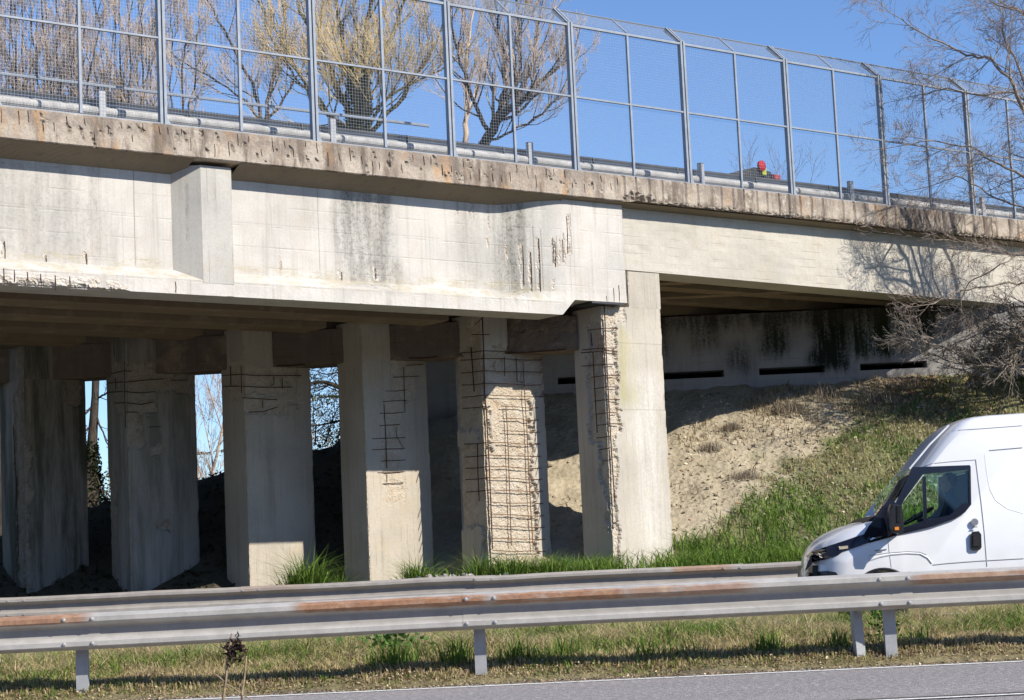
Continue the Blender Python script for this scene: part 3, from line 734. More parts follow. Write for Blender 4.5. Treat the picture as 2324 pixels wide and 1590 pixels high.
for i, y in enumerate((262, 306, 378, 452, 520, 586, 657, 728, 797, 870, 938, 1003, 1074, 1145, 1216, 1284, 1355, 1426)):
    c_ = 240 + (y - 260) * .043; r1 = 580 if y < 560 else 560 + (y - 560) * .05
    x0 = c_ if y not in (586, 657, 728) else c_ + 90
    dy = rnd.uniform(-4, 4)
    bar5('F', [zf5((x0, y)), zf5((x0 + 110, y + 5 + dy)), zf5((r1 - 80, y + 8 - dy)), zf5((r1, y + 9))], .0075, 'rebar' if y < 560 else 'rebar_light')
    if y < 600 or 790 < y < 1090: bar5('L', [zf5((96 + y * .04, y + 14 + dy)), zf5((c_ - 60, y + 8)), zf5((c_, y))], .0085)
bar5('L', [zf5(p) for p in ((168, 240), (178, 380), (186, 500))], .014); bar5('L', [zf5(p) for p in ((205, 800), (208, 980), (216, 1140))], .010)
bar5('F', [zf5((170, 168)), zf5((240, 168)), zf5((275, 166))], .008); bar5('F', [zf5((190, 110)), zf5((235, 70))], .008)
# column 4 – shallow bared ties up the middle
z4 = lambda x, y: (772 + .2024 * x, 811 + .2024 * y)
pat4 = [('F', .42, .78, 3.25, 4.0, .014), ('F', .6, 1.1, 3.95, 4.66, .022), ('F', .3, .78, 2.9, 3.4, .012), ('F', .35, .75, 2.2, 3.0, .012), ('F', .45, .7, 2.4, 2.6, .02)]
t4, bar4, _ = make_column(4, *CX[4], M['column'], 'column with thin ties bared in a ladder up its middle, its foot in sun', pat4, .03)
for (x0, x1, y) in ((740, 930, 88), (590, 890, 222), (510, 740, 376), (480, 745, 495), (440, 730, 625), (440, 670, 765), (360, 730, 912), (360, 720, 1035), (460, 730, 1163), (420, 720, 1292), (470, 710, 1418)):
    bar4('F', [z4(x0, y + 5), z4((x0 + x1) / 2, y + rnd.uniform(-6, 6)), z4(x1, y - 8)], .0085)
bar4('F', [z4(490, 530), z4(500, 700), z4(512, 900), z4(522, 1245)], .010); bar4('F', [z4(712, 110), z4(718, 350), z4(726, 612)], .009); bar4('F', [z4(625, 785), z4(635, 900), z4(715, 1025)], .006); bar4('F', [z4(524, 1310), z4(526, 1400)], .007)
# column 3
z3 = lambda x, y: (450.5 + .2105 * x, 798 + .2105 * y)
pat3 = [('F', -.1, 1.1, 4.12, 4.6, .03), ('F', .02, .85, 3.8, 4.1, .03), ('L', .3, .9, 4.05, 4.7, .03), ('F', .75, 1.1, 3.98, 4.6, .035)]
t3, bar3, _ = make_column(3, *CX[3], M['column'], 'column third from the left with two bared ties near the top and a sunlit patch at its foot', pat3, .035)
for (f, pts) in (('L', ((250, 262), (450, 248))), ('F', ((455, 248), (620, 262), (1110, 262))), ('L', ((270, 378), (450, 376))), ('F', ((455, 376), (700, 388), (1010, 386))), ('F', ((470, 500), (760, 518), (850, 522))), ('F', ((540, 655), (700, 650), (850, 600))), ('L', ((345, 160), (348, 370))), ('F', ((458, 160), (462, 450))), ('F', ((812, 270), (812, 350), (780, 372))), ('F', ((900, 290), (906, 400))), ('F', ((690, 530), (694, 615)))):
    bar3(f, [z3(*p) for p in pts], .010)
# column 2
z2 = lambda x, y: (.3335 * x, 530.3 + .3335 * y)
pat2 = [('F', -.1, .62, 3.9, 4.75, .03), ('L', .35, .9, 3.9, 4.75, .03), ('F', .4, 1.15, 4.3, 4.62, .03), ('F', -.1, .22, 3.3, 4.0, .03), ('F', .45, .7, 3.2, 3.35, .04), ('F', .5, .72, 1.9, 2.02, .05), ('L', -.1, .3, -.5, 2.9, .03)]
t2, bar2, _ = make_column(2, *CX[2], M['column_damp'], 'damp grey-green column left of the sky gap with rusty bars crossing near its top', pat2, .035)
for (f, pts) in (('F', ((845, 868), (846, 1000), (850, 1180), (853, 1325))), ('L', ((738, 1018), (840, 1012))), ('F', ((845, 1014), (1020, 996), (1115, 990))), ('L', ((735, 1082), (840, 1076))), ('F', ((845, 1076), (940, 1086), (1060, 1078))), ('L', ((782, 1155), (845, 1152))), ('F', ((848, 1152), (960, 1165), (1050, 1145))), ('F', ((850, 1216), (935, 1217))), ('L', ((740, 960), (842, 935))), ('F', ((845, 935), (895, 940))), ('L', ((786, 985), (788, 1060))), ('F', ((1165, 1000), (1275, 998))), ('L', ((775, 710), (780, 835))), ('F', ((1010, 1318), (1095, 1316)))):
    bar2(f, [z2(*p) for p in pts], .011)
# column 1
pat1 = [('F', -.1, .12, .8, 3.6, .035), ('L', .62, .9, .8, 4.4, .035), ('F', .78, 1.1, 4.2, 4.7, .03)]
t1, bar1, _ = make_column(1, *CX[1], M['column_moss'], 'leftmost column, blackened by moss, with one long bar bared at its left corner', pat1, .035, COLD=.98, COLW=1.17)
bar1('L', [z2(x, y) for x, y in ((92, 1320), (100, 1480), (108, 1640), (122, 2000), (128, 2200))], .010)

# cap beam
ca = Vector((1.12, 32.72, 0)); cb_ = Vector((-9.3, 33.72, 0)); cd = (cb_ - ca); cl = cd.length
cap = empty('cap_beam', cb_, math.atan2(-cd.y, -cd.x), 'dark concrete cap beam joining the tops of the columns', 'beam')
ps = ar(0, cl, .06) + [cl]; P = []; A = []
for p in ps:
    row = []
    for i, (y, z) in enumerate([(.6, 4.62), (.3, 4.62), (.03, 4.62), (0, 4.65)] + [(0, 4.65 + .06 * j) for j in range(1, 10)] + [(0, 5.22), (.6, 5.22), (.6, 4.62)]):
        s = 0; d = 0
        if 2 <= i < 14:
            e = sst(cl - 2.6, cl - 1.6, p) * (.55 + fbm(p * 3, z * 4)) + .35 * max(0, fbm(p * 1.2, z * 3, 4)); s = min(1, max(0, e - .15)); d = .03 * s * (1 + fbm(p * 12, z * 12))
        row.append((p, y + d, z)); A.append(s)
    P.append(row)
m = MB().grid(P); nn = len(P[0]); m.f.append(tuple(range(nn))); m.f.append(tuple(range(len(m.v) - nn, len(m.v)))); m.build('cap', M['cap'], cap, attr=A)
for (p, l) in ((cl - 1.5, 1.3), (cl - 2.9, .5), (cl - 5.2, .5)):
    MB().tube([(p, -.0, 4.64), (p + l * .5, -.01, 4.625), (p + l, 0, 4.64)], .012, 6).build('rebar', M['rebar'], cap)

# abutment wall with long slots at its foot
ab = empty('abutment_wall', (0, 38.8, 0), 0, 'stained grey abutment wall at the top of the slope with dark slots along its foot', 'wall')
xe = 12.0; slots = []
for (a, b) in ((1100, 1140), (1265, 1320), (1440, 1643), (1723, 1873), (1953, 2105), (2190, 2330)):
    slots.append((atY(a, 845, 38.8).x, atY(b, 845, 38.8).x))
zt, zs0, zs1 = 5.88, 4.62, 4.76
m = MB(); m.box(-3.15, xe, 0, .5, zs1, zt); m.box(-3.15, xe, .002, .5, 1.0, zs0)
last = -3.15
for (a, b) in slots: m.box(last, a, .0, .5, zs0 + .0005, zs1 - .0005); last = b
m.box(last, xe, 0, .5, zs0 + .0005, zs1 - .0005)
m.build('wall_face', M['wall'], ab)
for (a, b) in slots: MB().box(a - .02, b + .02, .46, .5, zs0 - .02, zs1 + .02).build('slot', M['void'], ab)
m = MB(); m.box(-3.15, xe, .55, 8., 1.0, 5.86); m.build('back_wall', M['cap'], ab)

MB().box(10.62, 11.0, 37.0, 38.78, 2.5, 5.8).build('sun_blocker_wall', M['wall'], ab).location = (0, -38.8, 0)  # wall outside the view, added to keep sun off the abutment face
# ------------------------------------------------------------------ safety fence on the edge slab
fence = empty('safety_fence', BR_LOC, ANG, 'tall grey steel mesh fence with inward canted top along the overpass edge', 'fence')
FQ, FZ, FH = .08, 7.52, 2.53
CAN = (.36, .33)    # inward, up
k0, k1 = -6, 8
zt = FZ + FH
for kx in range(k0, k1 + 1):
    p = BAY0 + kx * BAY
    m = MB(); m.box(p - .055, p - .012, FQ - .03, FQ + .05, FZ - .02, zt + .02); m.box(p + .012, p + .055, FQ - .03, FQ + .05, FZ - .02, zt + .02)
    m.box(p - .012, p + .012, FQ + .0, FQ + .03, FZ, zt)
    for s in (-1, 1):
        a = p + s * .012 if s > 0 else p - .055; b = a + .043
        m.rings([[(a, FQ - .03, zt), (b, FQ - .03, zt), (b, FQ + .05, zt), (a, FQ + .05, zt)], [(a, FQ + CAN[0] - .02, zt + CAN[1] + .02), (b, FQ + CAN[0] - .02, zt + CAN[1] + .02), (b, FQ + CAN[0] + .04, zt + CAN[1] - .04), (a, FQ + CAN[0] + .04, zt + CAN[1] - .04)]])
    m.add([(p + .06, FQ, FZ), (p + .14, FQ, FZ), (p + .06, FQ, FZ + .12), (p + .06, FQ + .012, FZ), (p + .14, FQ + .012, FZ), (p + .06, FQ + .012, FZ + .12)], [(0, 1, 2), (3, 5, 4), (0, 3, 4, 1), (1, 4, 5, 2), (2, 5, 3, 0)])
    m.build('post', M['fence_frame'], fence)
    if kx == k1: break
    mp = p + BAY / 2
    m = MB(); m.box(mp - .02, mp + .02, FQ - .02, FQ + .02, FZ + .03, zt - .03)
    m.tube([(mp, FQ, zt), (mp, FQ + CAN[0], zt + CAN[1])], .016, 4); m.build('mullion', M['fence_frame'], fence)
    for (z, h) in ((FZ, .035), (FZ + FH / 2, .028), (zt - .03, .04)):
        MB().box(p + .056, p + BAY - .056, FQ - .022, FQ + .022, z - h / 2, z + h / 2).build('rail', M['fence_frame'], fence)
    MB().tube([(p + .056, FQ + CAN[0], zt + CAN[1]), (p + BAY - .056, FQ + CAN[0], zt + CAN[1])], .02, 4).build('rail', M['fence_frame'], fence)
    m = MB(); r = .0011; n_ = 48
    for i in range(1, n_):
        x = p + .06 + (BAY - .12) * i / n_
        m.rings([[(x + dx, FQ + .024 + dy, FZ) for dx, dy in ((-r, -r), (r, -r), (r, r), (-r, r))], [(x + dx, FQ + .024 + dy, zt) for dx, dy in ((-r, -r), (r, -r), (r, r), (-r, r))]], caps=False)
        m.rings([[(x + dx, FQ + .01, zt + dx * 0) for dx in (-r, r)] + [(x, FQ + .014, zt)], [(x + dx, FQ + .01 + CAN[0], zt + CAN[1]) for dx in (-r, r)] + [(x, FQ + .014 + CAN[0], zt + CAN[1])]], caps=False)
    for i in range(1, 50):
        z = FZ + FH * i / 50
        m.rings([[(p + .06, FQ + .028 + dx, z + dy) for dx, dy in ((-r, -r), (r, -r), (r, r), (-r, r))], [(p + BAY - .06, FQ + .028 + dx, z + dy) for dx, dy in ((-r, -r), (r, -r), (r, r), (-r, r))]], caps=False)
    for i in range(1, 10):
        t = i / 10; m.rings([[(p + .06, FQ + CAN[0] * t, zt + CAN[1] * t), (p + .06, FQ + CAN[0] * t + .004, zt + CAN[1] * t), (p + .06, FQ + CAN[0] * t, zt + CAN[1] * t + .004)], [(p + BAY - .06, FQ + CAN[0] * t, zt + CAN[1] * t), (p + BAY - .06, FQ + CAN[0] * t + .004, zt + CAN[1] * t), (p + BAY - .06, FQ + CAN[0] * t, zt + CAN[1] * t + .004)]], caps=False)
    m.build('mesh_panel', M['wire'], fence)

# ------------------------------------------------------------------ guardrails
WPROF = [(.31, .014), (.302, .034), (.286, .080), (.278, .090), (.240, .090), (.231, .083), (.192, .010), (.184, .004), (.128, .004), (.120, .010),
         (.080, .083), (.072, .090), (.034, .090), (.025, .082), (.010, .034), (.0, .016)]
def wbeam(x0, x1, zb0, zb1, sgn=-1, off=0., th=.004, step=.6, wave=.0, seed=0):
    """beam along local x; crest towards sgn*y"""
    n = max(2, int((x1 - x0) / step)); rings = []
    for i in range(n + 1):
        x = x0 + (x1 - x0) * i / n; zb = zb0 + (zb1 - zb0) * i / n + wave * fbm(x * .5, seed); yo = wave * 1.5 * fbm(x * .4, seed + 4)
        fr = [(x, sgn * (d + off) + yo, zb + z) for z, d in WPROF]; bk = [(x, sgn * (d + off - th) + yo, zb + z) for z, d in WPROF][::-1]
        rings.append(fr + bk)
    m = MB(); m.rings(rings); return m
def rail_post(x, y0, z0, z1, lean=0., w=.11, d=.06, tw=0.):
    m = MB(); t = .006
    Mx = Matrix.Translation((x, y0, z0)) @ Matrix.Rotation(lean, 4, 'Y') @ Matrix.Rotation(tw, 4, 'Z'); H = z1 - z0
    m.box(-w / 2, w / 2, 0, t, 0, H, Mx); m.box(-w / 2, -w / 2 + t, t, d, 0, H, Mx); m.box(w / 2 - t, w / 2, t, d, 0, H, Mx)
    m.box(-w / 2, -w / 2 + .03, d, d + t, 0, H, Mx); m.box(w / 2 - .03, w / 2, d, d + t, 0, H, Mx); return m
near = empty('guardrail', (0, 16.7, 0), 0, 'rust-streaked steel guardrail in the foreground beside the near road', 'guardrail')
def znear(x): return .452 + .016 * sst(-4.5, -1, x) + .002 * x
joints = [-7.35, -3.78, -.36, 3.16, 6.7]
for i in range(len(joints) - 1):
    a, b = joints[i] - .16, joints[i + 1] + .16
    bm_ = wbeam(a, b, znear(a), znear(b), -1, .0 if i % 2 else .0045, seed=i, wave=.004).build('beam', M['rail_near'], near, smooth=False)
    for j in joints[1:4]:
        if a < j < b and j > (a + b) / 2:
            for dx in (-.13, .11):
                for dz, dy in ((.259, .098), (.053, .098)):
                    c_ = (j + dx, -dy - .002, znear(j) + dz)
                    rg = [[(c_[0] + r_ * cos(t), c_[1] + yy, c_[2] + r_ * sin(t)) for t in np.linspace(0, 2 * pi, 10, endpoint=False)] for r_, yy in ((.017, .006), (.016, -.004), (.008, -.011))]
                    MB().rings(rg).build('bolt', M['galv_post'], bm_, smooth=False)
for j in joints:
    p_ = rail_post(j - .03, .10, .02, .74, 0., .10).build('post', M['galv_post'], near)
    MB().cbox(j - .09, j + .05, .004, .10, znear(j) + .09, znear(j) + .22, .01).build('spacer', M['galv'], near)
    MB().box(j - .105, j - .005, -.005, -.002, znear(j) + .125, znear(j) + .185).build('reflector_plate', M['galv'], near)
MB_ = rail_post(2.88, .14, -.02, .62, R(-2.), .085, .05, .35); MB_.build('post', M['galv_post'], near)
# slot in the odd post
MB().box(2.86, 2.885, .118, .124, .44, .50).build('slot_mark', M['galv'], near)

far = empty('guardrail', (0, 29.0, 0), 0, 'plain dull steel guardrail beyond the van, in front of the columns', 'guardrail')
jf = [-14.6, -11.0, -7.5, -4.02, -.56, 3.12, 6.7, 10.3]
for i in range(len(jf) - 1):
    a, b = jf[i] - .16, jf[i + 1] + .16
    z = .585
    b_ = wbeam(a, b, z, z, -1, .0 if i % 2 else .0045, seed=20 + i, wave=.012, step=.5).build('beam', M['rail_far'], far)
    j = jf[i + 1]
    for dx in (-.13, .11):
        for dz in (.259, .053):
            MB().tube([(j + dx, -.088, z + dz), (j + dx, -.106, z + dz)], .017, 8).build('bolt', M['galv_post'], b_)
for j in jf: rail_post(j, .10, .05, .87).build('post', M['galv'], far)

# overpass guardrail, seen from behind
dr = empty('guardrail', BR_LOC, ANG, 'steel guardrail behind the mesh fence on top of the overpass', 'guardrail')
for i in range(-3, 8):
    p = 11.55 + i * 3.92
    if p > 40: break
    b_ = wbeam(p - .1, p + 3.92 + .1, 7.73, 7.73, 1, .0 if i % 2 else .0045, step=2.).build('beam', M['galv'], dr, loc=(0, 1.0, 0))
    for dp in (0, 1.96):
        MB().tube([(p + dp, .985, 7.74), (p + dp + .01, .975, 7.885), (p + dp, .985, 8.03)], .022, 6).build('splice_strap', M['bearing'], dr)
    m = rail_post(p + .5, .86, 7.48, 8.14, 0, .10, .07); m.build('post', M['galv_post'], dr)
MB().tube([(3, .93, 8.22), (17.85, .93, 8.22)], .026, 8).build('handrail', M['fence_frame'], dr)
MB().tube([(3, .945, 7.83), (36, .945, 7.83)], .075, 10).build('tube_rail', flat('pale_tube', (.46, .445, .42), .65, .25, .0, .35, 5), dr)
for i in range(-2, 2): MB().tube([(12.2 + i * 3.92, .93, 8.1), (12.2 + i * 3.92, .93, 8.22)], .02, 6).build('handrail_bracket', M['fence_frame'], dr)

# roadworks lamp and barrier on the deck
pb = world(0, 0); 
q_b = -2.4
pa, za = pz(1640, 400, q_b); pb_, zb = pz(1712, 380, q_b); pc, zc = pz(1750, 402, q_b)
wb = world(pb_, q_b, 7.48)
bar = empty('roadworks_barrier', wb, ANG, 'low dark roadworks barrier on the deck behind the guardrail', 'barrier')
m = MB(); L0 = pa - pb_; L1 = pc - pb_
m.rings([[(L0, 0, .70), (L0, .04, .70), (L0, .04, za - 7.48 + .02), (L0, 0, za - 7.48 + .02)], [(0, 0, .45), (0, .04, .45), (0, .04, zb - 7.48), (0, 0, zb - 7.48)], [(L1, 0, .45), (L1, .04, .45), (L1, .04, zc - 7.48 + .1), (L1, 0, zc - 7.48 + .1)]])
m.build('board', M['bearing'], bar)
for x in (L0 * .5, L1 * .5): MB().box(x - .02, x + .02, .005, .035, 0, .72).build('leg', M['galv'], bar)
MB().cbox(L1 + .02, L1 + .27, 0, .05, zc - 7.48 - .04, zc - 7.48 + .06, .01).build('red_end', M['red_white'], bar)
pl_, zl_ = pz(1726, 378, q_b)
lamp = empty('warning_lamp', world(pl_, q_b, zb + .0), ANG, 'red round warning lamp on a yellow battery box above the barrier', 'warning lamp')
dz = zl_ - zb; r_ = .098
rg = [[(rr * cos(t), yy - .03, dz + rr * sin(t) * 1.12) for t in np.linspace(0, 2 * pi, 20, endpoint=False)] for rr, yy in ((.07, .04), (r_, .03), (r_, -.02), (.09, -.028), (.02, -.03))]
MB().rings(rg).build('lens', M['red_lens'], lamp, smooth=True)
MB().cbox(.0, .12, -.05, .05, -.15, .0, .012).build('battery_box', M['yellow'], lamp)

exec_trees = True
# ------------------------------------------------------------------ trees
class Tree:
    def __init__(s, seed): s.r = random.Random(seed); s.trunk = MB(); s.crown = MB(); s.leafpts = []; s.n = 0
    def perp(s, d):
        v = Vector((s.r.gauss(0, 1), s.r.gauss(0, 1), s.r.gauss(0, 1))); v -= d * v.dot(d)
        return v.normalized() if v.length > 1e-5 else Vector((1, 0, 0))
    def branch(s, p, d, L, rad, lev, prm):
        """prm: levels, up (tropism), wob, kids[lev], ang[lev], ratio"""
        r = s.r; nseg = max(3, min(9, int(L / prm.get('seg', .45))));
        if lev >= prm['levels']: nseg = 3
        pts = [p.copy()]; rr = [rad]; q = p.copy(); dd = d.normalized(); dirs = [dd.copy()]
        endr = rad * (.35 if lev < prm['levels'] else .4)
        for i in range(nseg):
            dd = (dd + s.perp(dd) * prm['wob'] * r.uniform(.3, 1) + Vector((0, 0, 1)) * prm['up'][min(lev, len(prm['up']) - 1)] * (1.0 / nseg) * 3).normalized()
            q = q + dd * (L / nseg); pts.append(q.copy()); dirs.append(dd.copy()); rr.append(rad + (endr - rad) * (i + 1) / nseg)
        tgt = s.trunk if lev <= prm.get('tl', 1) else s.crown
        tgt.tube(pts, rr, 7 if lev == 0 else (5 if lev == 1 else 3), caps=False); s.n += 1
        if lev >= prm['levels']: s.leafpts.append(pts[-1]); return
        nk = prm['kids'][lev]
        for j in range(nk):
            t = prm.get('t0', .25) + (1 - prm.get('t0', .25)) * (j + r.uniform(.1, .9)) / nk
            if lev == 0: t = prm.get('t00', .35) + (1 - prm.get('t00', .35)) * (j + r.uniform(.1, .9)) / nk
            f = t * nseg; i = min(nseg - 1, int(f)); pp = pts[i].lerp(pts[i + 1], f - i); dr_ = dirs[i]
            a = R(prm['ang'][min(lev, len(prm['ang']) - 1)]) * r.uniform(.6, 1.3)
            nd = (dr_ * cos(a) + s.perp(dr_) * sin(a)).normalized()
            nl = L * prm['ratio'][min(lev, len(prm['ratio']) - 1)] * r.uniform(.65, 1.2) * (1.15 - .45 * t)
            nr = max(prm['rmin'], rr[i] * prm.get('rr', .55) * r.uniform(.8, 1.1))
            s.branch(pp, nd, nl, nr, lev + 1, prm)
    def limb(s, pts, r0, r1, prm, kids, L, lev=1, n=7):
        pts = [Vector(p) for p in pts]; m = len(pts); rr = [r0 + (r1 - r0) * i / (m - 1) for i in range(m)]
        # subdivide with wobble
        P = []; RR = []
        for i in range(m - 1):
            for k_ in range(4):
                t = k_ / 4; w = s.perp((pts[i + 1] - pts[i]).normalized()) * (pts[i + 1] - pts[i]).length * .035 * (1 if k_ else 0)
                P.append(pts[i].lerp(pts[i + 1], t) + w); RR.append(rr[i] + (rr[i + 1] - rr[i]) * t)
        P.append(pts[-1]); RR.append(rr[-1]); s.trunk.tube(P, RR, n, caps=False)
        for j in range(kids):
            f = (.12 + .88 * (j + s.r.uniform(.1, .9)) / kids) * (len(P) - 1); i = min(len(P) - 2, int(f)); pp = P[i].lerp(P[i + 1], f - i)
            dr_ = (P[i + 1] - P[i]).normalized(); a = R(s.r.uniform(25, 65)); nd = (dr_ * cos(a) + s.perp(dr_) * sin(a)).normalized()
            s.branch(pp, nd, L * s.r.uniform(.5, 1.2) * (1.2 - .6 * i / len(P)), max(prm['rmin'], RR[i] * .45), lev, prm)
        s.branch(P[-1], (P[-1] - P[-3]).normalized(), L * .8, r1, lev, prm)
    def finish(s, name, loc, mt, mc, label, cat='tree', group=None):
        t = empty(name, loc, 0, label, cat, group)
        for (m, nm, mat) in ((s.trunk, 'trunk', mt), (s.crown, 'crown', mc)):
            if not m.v: continue
            m.v = [(v[0] - loc[0], v[1] - loc[1], v[2] - loc[2]) for v in m.v]; m.build(nm, M[mat], t, smooth=True)
        return t

def wpt(x, y, Y): return atY(x, y, Y)
grp = 'bare trees behind the overpass'
# upright poplars on the left
pop = dict(levels=4, up=[.02, .35, .42, .30], wob=.10, kids=[8, 6, 4, 3], ang=[32, 30, 30, 30], ratio=[.5, .55, .6, .65], rmin=.0052, rr=.45, t00=.25, t0=.12, seg=.7)
spec = [(5, 43, 'twig_purple', 55, 6, 'slender bare tree at the left edge, seen through the fence above the deck'), (78, 45, 'twig_purple', 60, 7, 'bare tree with upright purplish twigs, second from the left edge'),
        (150, 42.5, 'twig_purple', 55, 7, 'dense bare upright tree just left of the first mullion'), (235, 46, 'twig_pale', 65, 7, 'bare upright pale tree behind the second fence bay'), (305, 44, 'twig_pale', 45, 6, 'bare pale-twigged tree just left of the first thick fence post'), (400, 45, 'twig_pale', 45, 4, 'smaller bare tree right of the first thick fence post')]
for i, (x, Yy, tw, sp, nl, lab) in enumerate(spec):
    b = wpt({235: 300, 150: 120}.get(x, x - 6), 1300, Yy); b.z = -.2; T = Tree(100 + i); f0 = wpt(x, 420, Yy)
    T.trunk.tube([b, b.lerp(f0, .5), f0], [.2, .15, .11], 7, caps=False)
    for j in range(nl):
        u = (j + .5) / nl * 2 - 1 + T.r.uniform(-.1, .1)
        P = [wpt(x + u * 10, 420 - abs(u) * 60, Yy), wpt(x + u * sp * .9, 280, Yy + T.r.uniform(-.8, .8)), wpt(x + u * sp * 1.35, 120, Yy + T.r.uniform(-1, 1)), wpt(x + u * sp * 1.6, (-90 if nl > 4 else 60) + T.r.uniform(-40, 30), Yy + T.r.uniform(-1, 1))]
        T.limb(P, .034, .008, pop, 10, 1.1)
    T.finish('bare_tree', b, 'bark_dark', tw, lab, 'tree', grp)
# golden willow
b = wpt(800, 1300, 47); b.z = -.2
T = Tree(200); wil = dict(levels=4, up=[.0, .25, .32, .26], wob=.12, kids=[9, 7, 5, 3], ang=[38, 34, 32, 32], ratio=[.55, .55, .55, .6], rmin=.0056, rr=.5, t00=.45, seg=.7)
fork = wpt(815, 330, 47)
T.limb([b, b.lerp(fork, .5), fork], .30, .24, wil, 0, .1) if 0 else T.trunk.tube([b, b.lerp(fork, .5) + Vector((.1, 0, 0)), fork], [.34, .28, .24], 8, caps=False)
for (pts, r0) in (([(815, 330), (805, 200), (830, 60), (850, -120)], .17), ([(812, 330), (835, 180), (905, 40), (960, -90)], .13), ([(808, 300), (760, 190), (700, 60), (640, -80)], .13), ([(800, 320), (700, 200), (640, 90), (590, 10)], .09),
                  ([(818, 320), (900, 240), (960, 150), (1000, 70)], .09), ([(812, 300), (780, 100), (760, -60)], .12), ([(820, 320), (870, 230), (1000, 160)], .07), ([(812, 310), (730, 250), (680, 190), (640, 130)], .06)):
    P = [wpt(x, y, 47 + T.r.uniform(-.8, .8) * (i > 0)) for i, (x, y) in enumerate(pts)]; T.limb(P, r0 * .75, .022, wil, 13, 1.7)
tw_ = T.finish('bare_tree', b, 'bark_willow', 'twig_gold', 'large golden-twigged tree with an ivy-clad trunk in the middle of the fence', 'tree', grp)
rs_ = np.random.RandomState(5)
n = 3800; t = rs_.rand(n); a = rs_.rand(n) * 2 * pi; rr_ = .42 * (1 - .35 * t) * (.6 + .5 * rs_.rand(n))
top_ = wpt(815, 150, 47); C_ = np.array(wpt(812, 470, 47))[None] * (1 - t)[:, None] + np.array(top_)[None] * t[:, None]
C_ = C_ + np.c_[np.cos(a) * rr_, np.sin(a) * rr_, rs_.randn(n) * .12] - np.array(b)[None]
cards('ivy', C_, .05, colmix(n, [(.06, .085, .02), (.10, .12, .03), (.16, .16, .04), (.04, .05, .015)], rs_, .3), parent=tw_, seed=4)
# second willow crown at left, smaller
b = wpt(585, 1300, 51); b.z = -.2; T = Tree(203); fork = wpt(600, 290, 51); T.trunk.tube([b, fork], [.2, .13], 7, caps=False)
for (pts, r0) in (([(600, 290), (575, 190), (520, 90), (470, 0)], .08), ([(600, 290), (620, 170), (650, 60), (640, -60)], .09), ([(600, 290), (560, 230), (500, 190), (430, 150)], .05), ([(600, 290), (660, 200), (700, 130)], .06)):
    P = [wpt(x, y, 51) for x, y in pts]; T.limb(P, r0 * .7, .02, wil, 10, 1.6)
T.finish('bare_tree', b, 'bark_dark', 'twig_pale', 'spreading bare tree whose branches fan out left of the large golden tree', 'tree', grp)
# leaning tree
b = wpt(1060, 1300, 46); b.z = -.2; T = Tree(201)
lean_p = dict(levels=4, up=[.0, .36, .40, .30], wob=.12, kids=[7, 6, 5, 3], ang=[40, 34, 28, 30], ratio=[.5, .55, .5, .55], rmin=.0054, rr=.5, t00=.3, seg=.7)
T.trunk.tube([b, wpt(1075, 420, 46), wpt(1100, 325, 46)], [.25, .17, .15], 7, caps=False)
for (pts, r0, kd) in (([(1100, 325), (1135, 265), (1200, 215), (1240, 175), (1290, 135)], .13, 20), ([(1118, 285), (1150, 200), (1135, 90), (1120, -20)], .08, 17), ([(1160, 245), (1210, 140), (1225, 40)], .06, 12), ([(1110, 300), (1070, 220), (1040, 120), (1020, 20)], .06, 15), ([(1128, 270), (1180, 160), (1175, 40), (1160, -60)], .06, 14), ([(1100, 325), (1160, 300), (1230, 260), (1270, 215)], .035, 13)):
    P = [wpt(x, y, 46 + T.r.uniform(-.5, .5) * (i > 0)) for i, (x, y) in enumerate(pts)]; T.limb(P, r0, .02, lean_p, kd, 1.35)
T.finish('bare_tree', b, 'bark_dark', 'twig_pale', 'bare tree with a dark trunk leaning right, right of the golden tree', 'tree', grp)
b = wpt(1052, 1300, 49); b.z = -.2; T = Tree(202)
T.trunk.tube([b, wpt(1055, 330, 49)], [.16, .08], 6, caps=False); P = [wpt(x, y, 49) for x, y in ((1055, 330), (1062, 230), (1060, 120), (1075, -10))]; T.limb(P, .08, .02, lean_p, 16, 1.2)
T.finish('bare_tree', b, 'twig_pale', 'twig_pale', 'thin pale-barked tree standing left of the leaning tree', 'tree', grp)
# ivy trunk seen between the two left columns
b = wpt(210, 1300, 44.5); b.z = -.2; T = Tree(204); 
P = [b, wpt(200, 1180, 44.5), wpt(207, 1040, 44.5), wpt(216, 900, 44.5), wpt(222, 700, 44.5), wpt(225, 450, 44.5), wpt(232, 280, 44.5)]
T.trunk.tube(P, [.40, .32, .13, .09, .085, .07, .05], 8, caps=False)
bare = dict(levels=4, up=[.0, .05, .1, .1], wob=.16, kids=[4, 5, 4, 3], ang=[45, 40, 35, 35], ratio=[.55, .6, .6, .6], rmin=.006, rr=.5, seg=.5)
for (p0_, p1_, r0) in (((214, 920), (170, 955), .035), ((216, 905), (260, 880), .03), ((212, 960), (165, 1000), .025), ((215, 930), (245, 1010), .03), ((208, 1040), (176, 1060), .02), ((207, 1060), (250, 1150), .02)):
    T.limb([wpt(*p0_, 44.5), wpt((p0_[0] + p1_[0]) / 2, (p0_[1] + p1_[1]) / 2 + 4, 44.4), wpt(*p1_, 44.3)], r0, .012, bare, 5, .6, lev=2)
ti = T.finish('bare_tree', b, 'bark_dark', 'bark_dark', 'dark ivy-wrapped trunk seen through the gap between the two leftmost columns', 'tree', grp)
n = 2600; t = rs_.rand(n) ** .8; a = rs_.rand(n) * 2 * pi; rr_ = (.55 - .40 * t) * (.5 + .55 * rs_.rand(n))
Ca = np.array(wpt(205, 1290, 44.5)); Cb = np.array(wpt(208, 1010, 44.5)); C_ = Ca[None] * (1 - t)[:, None] + Cb[None] * t[:, None] + np.c_[np.cos(a) * rr_, np.sin(a) * rr_, rs_.randn(n) * .1] - np.array(b)[None]
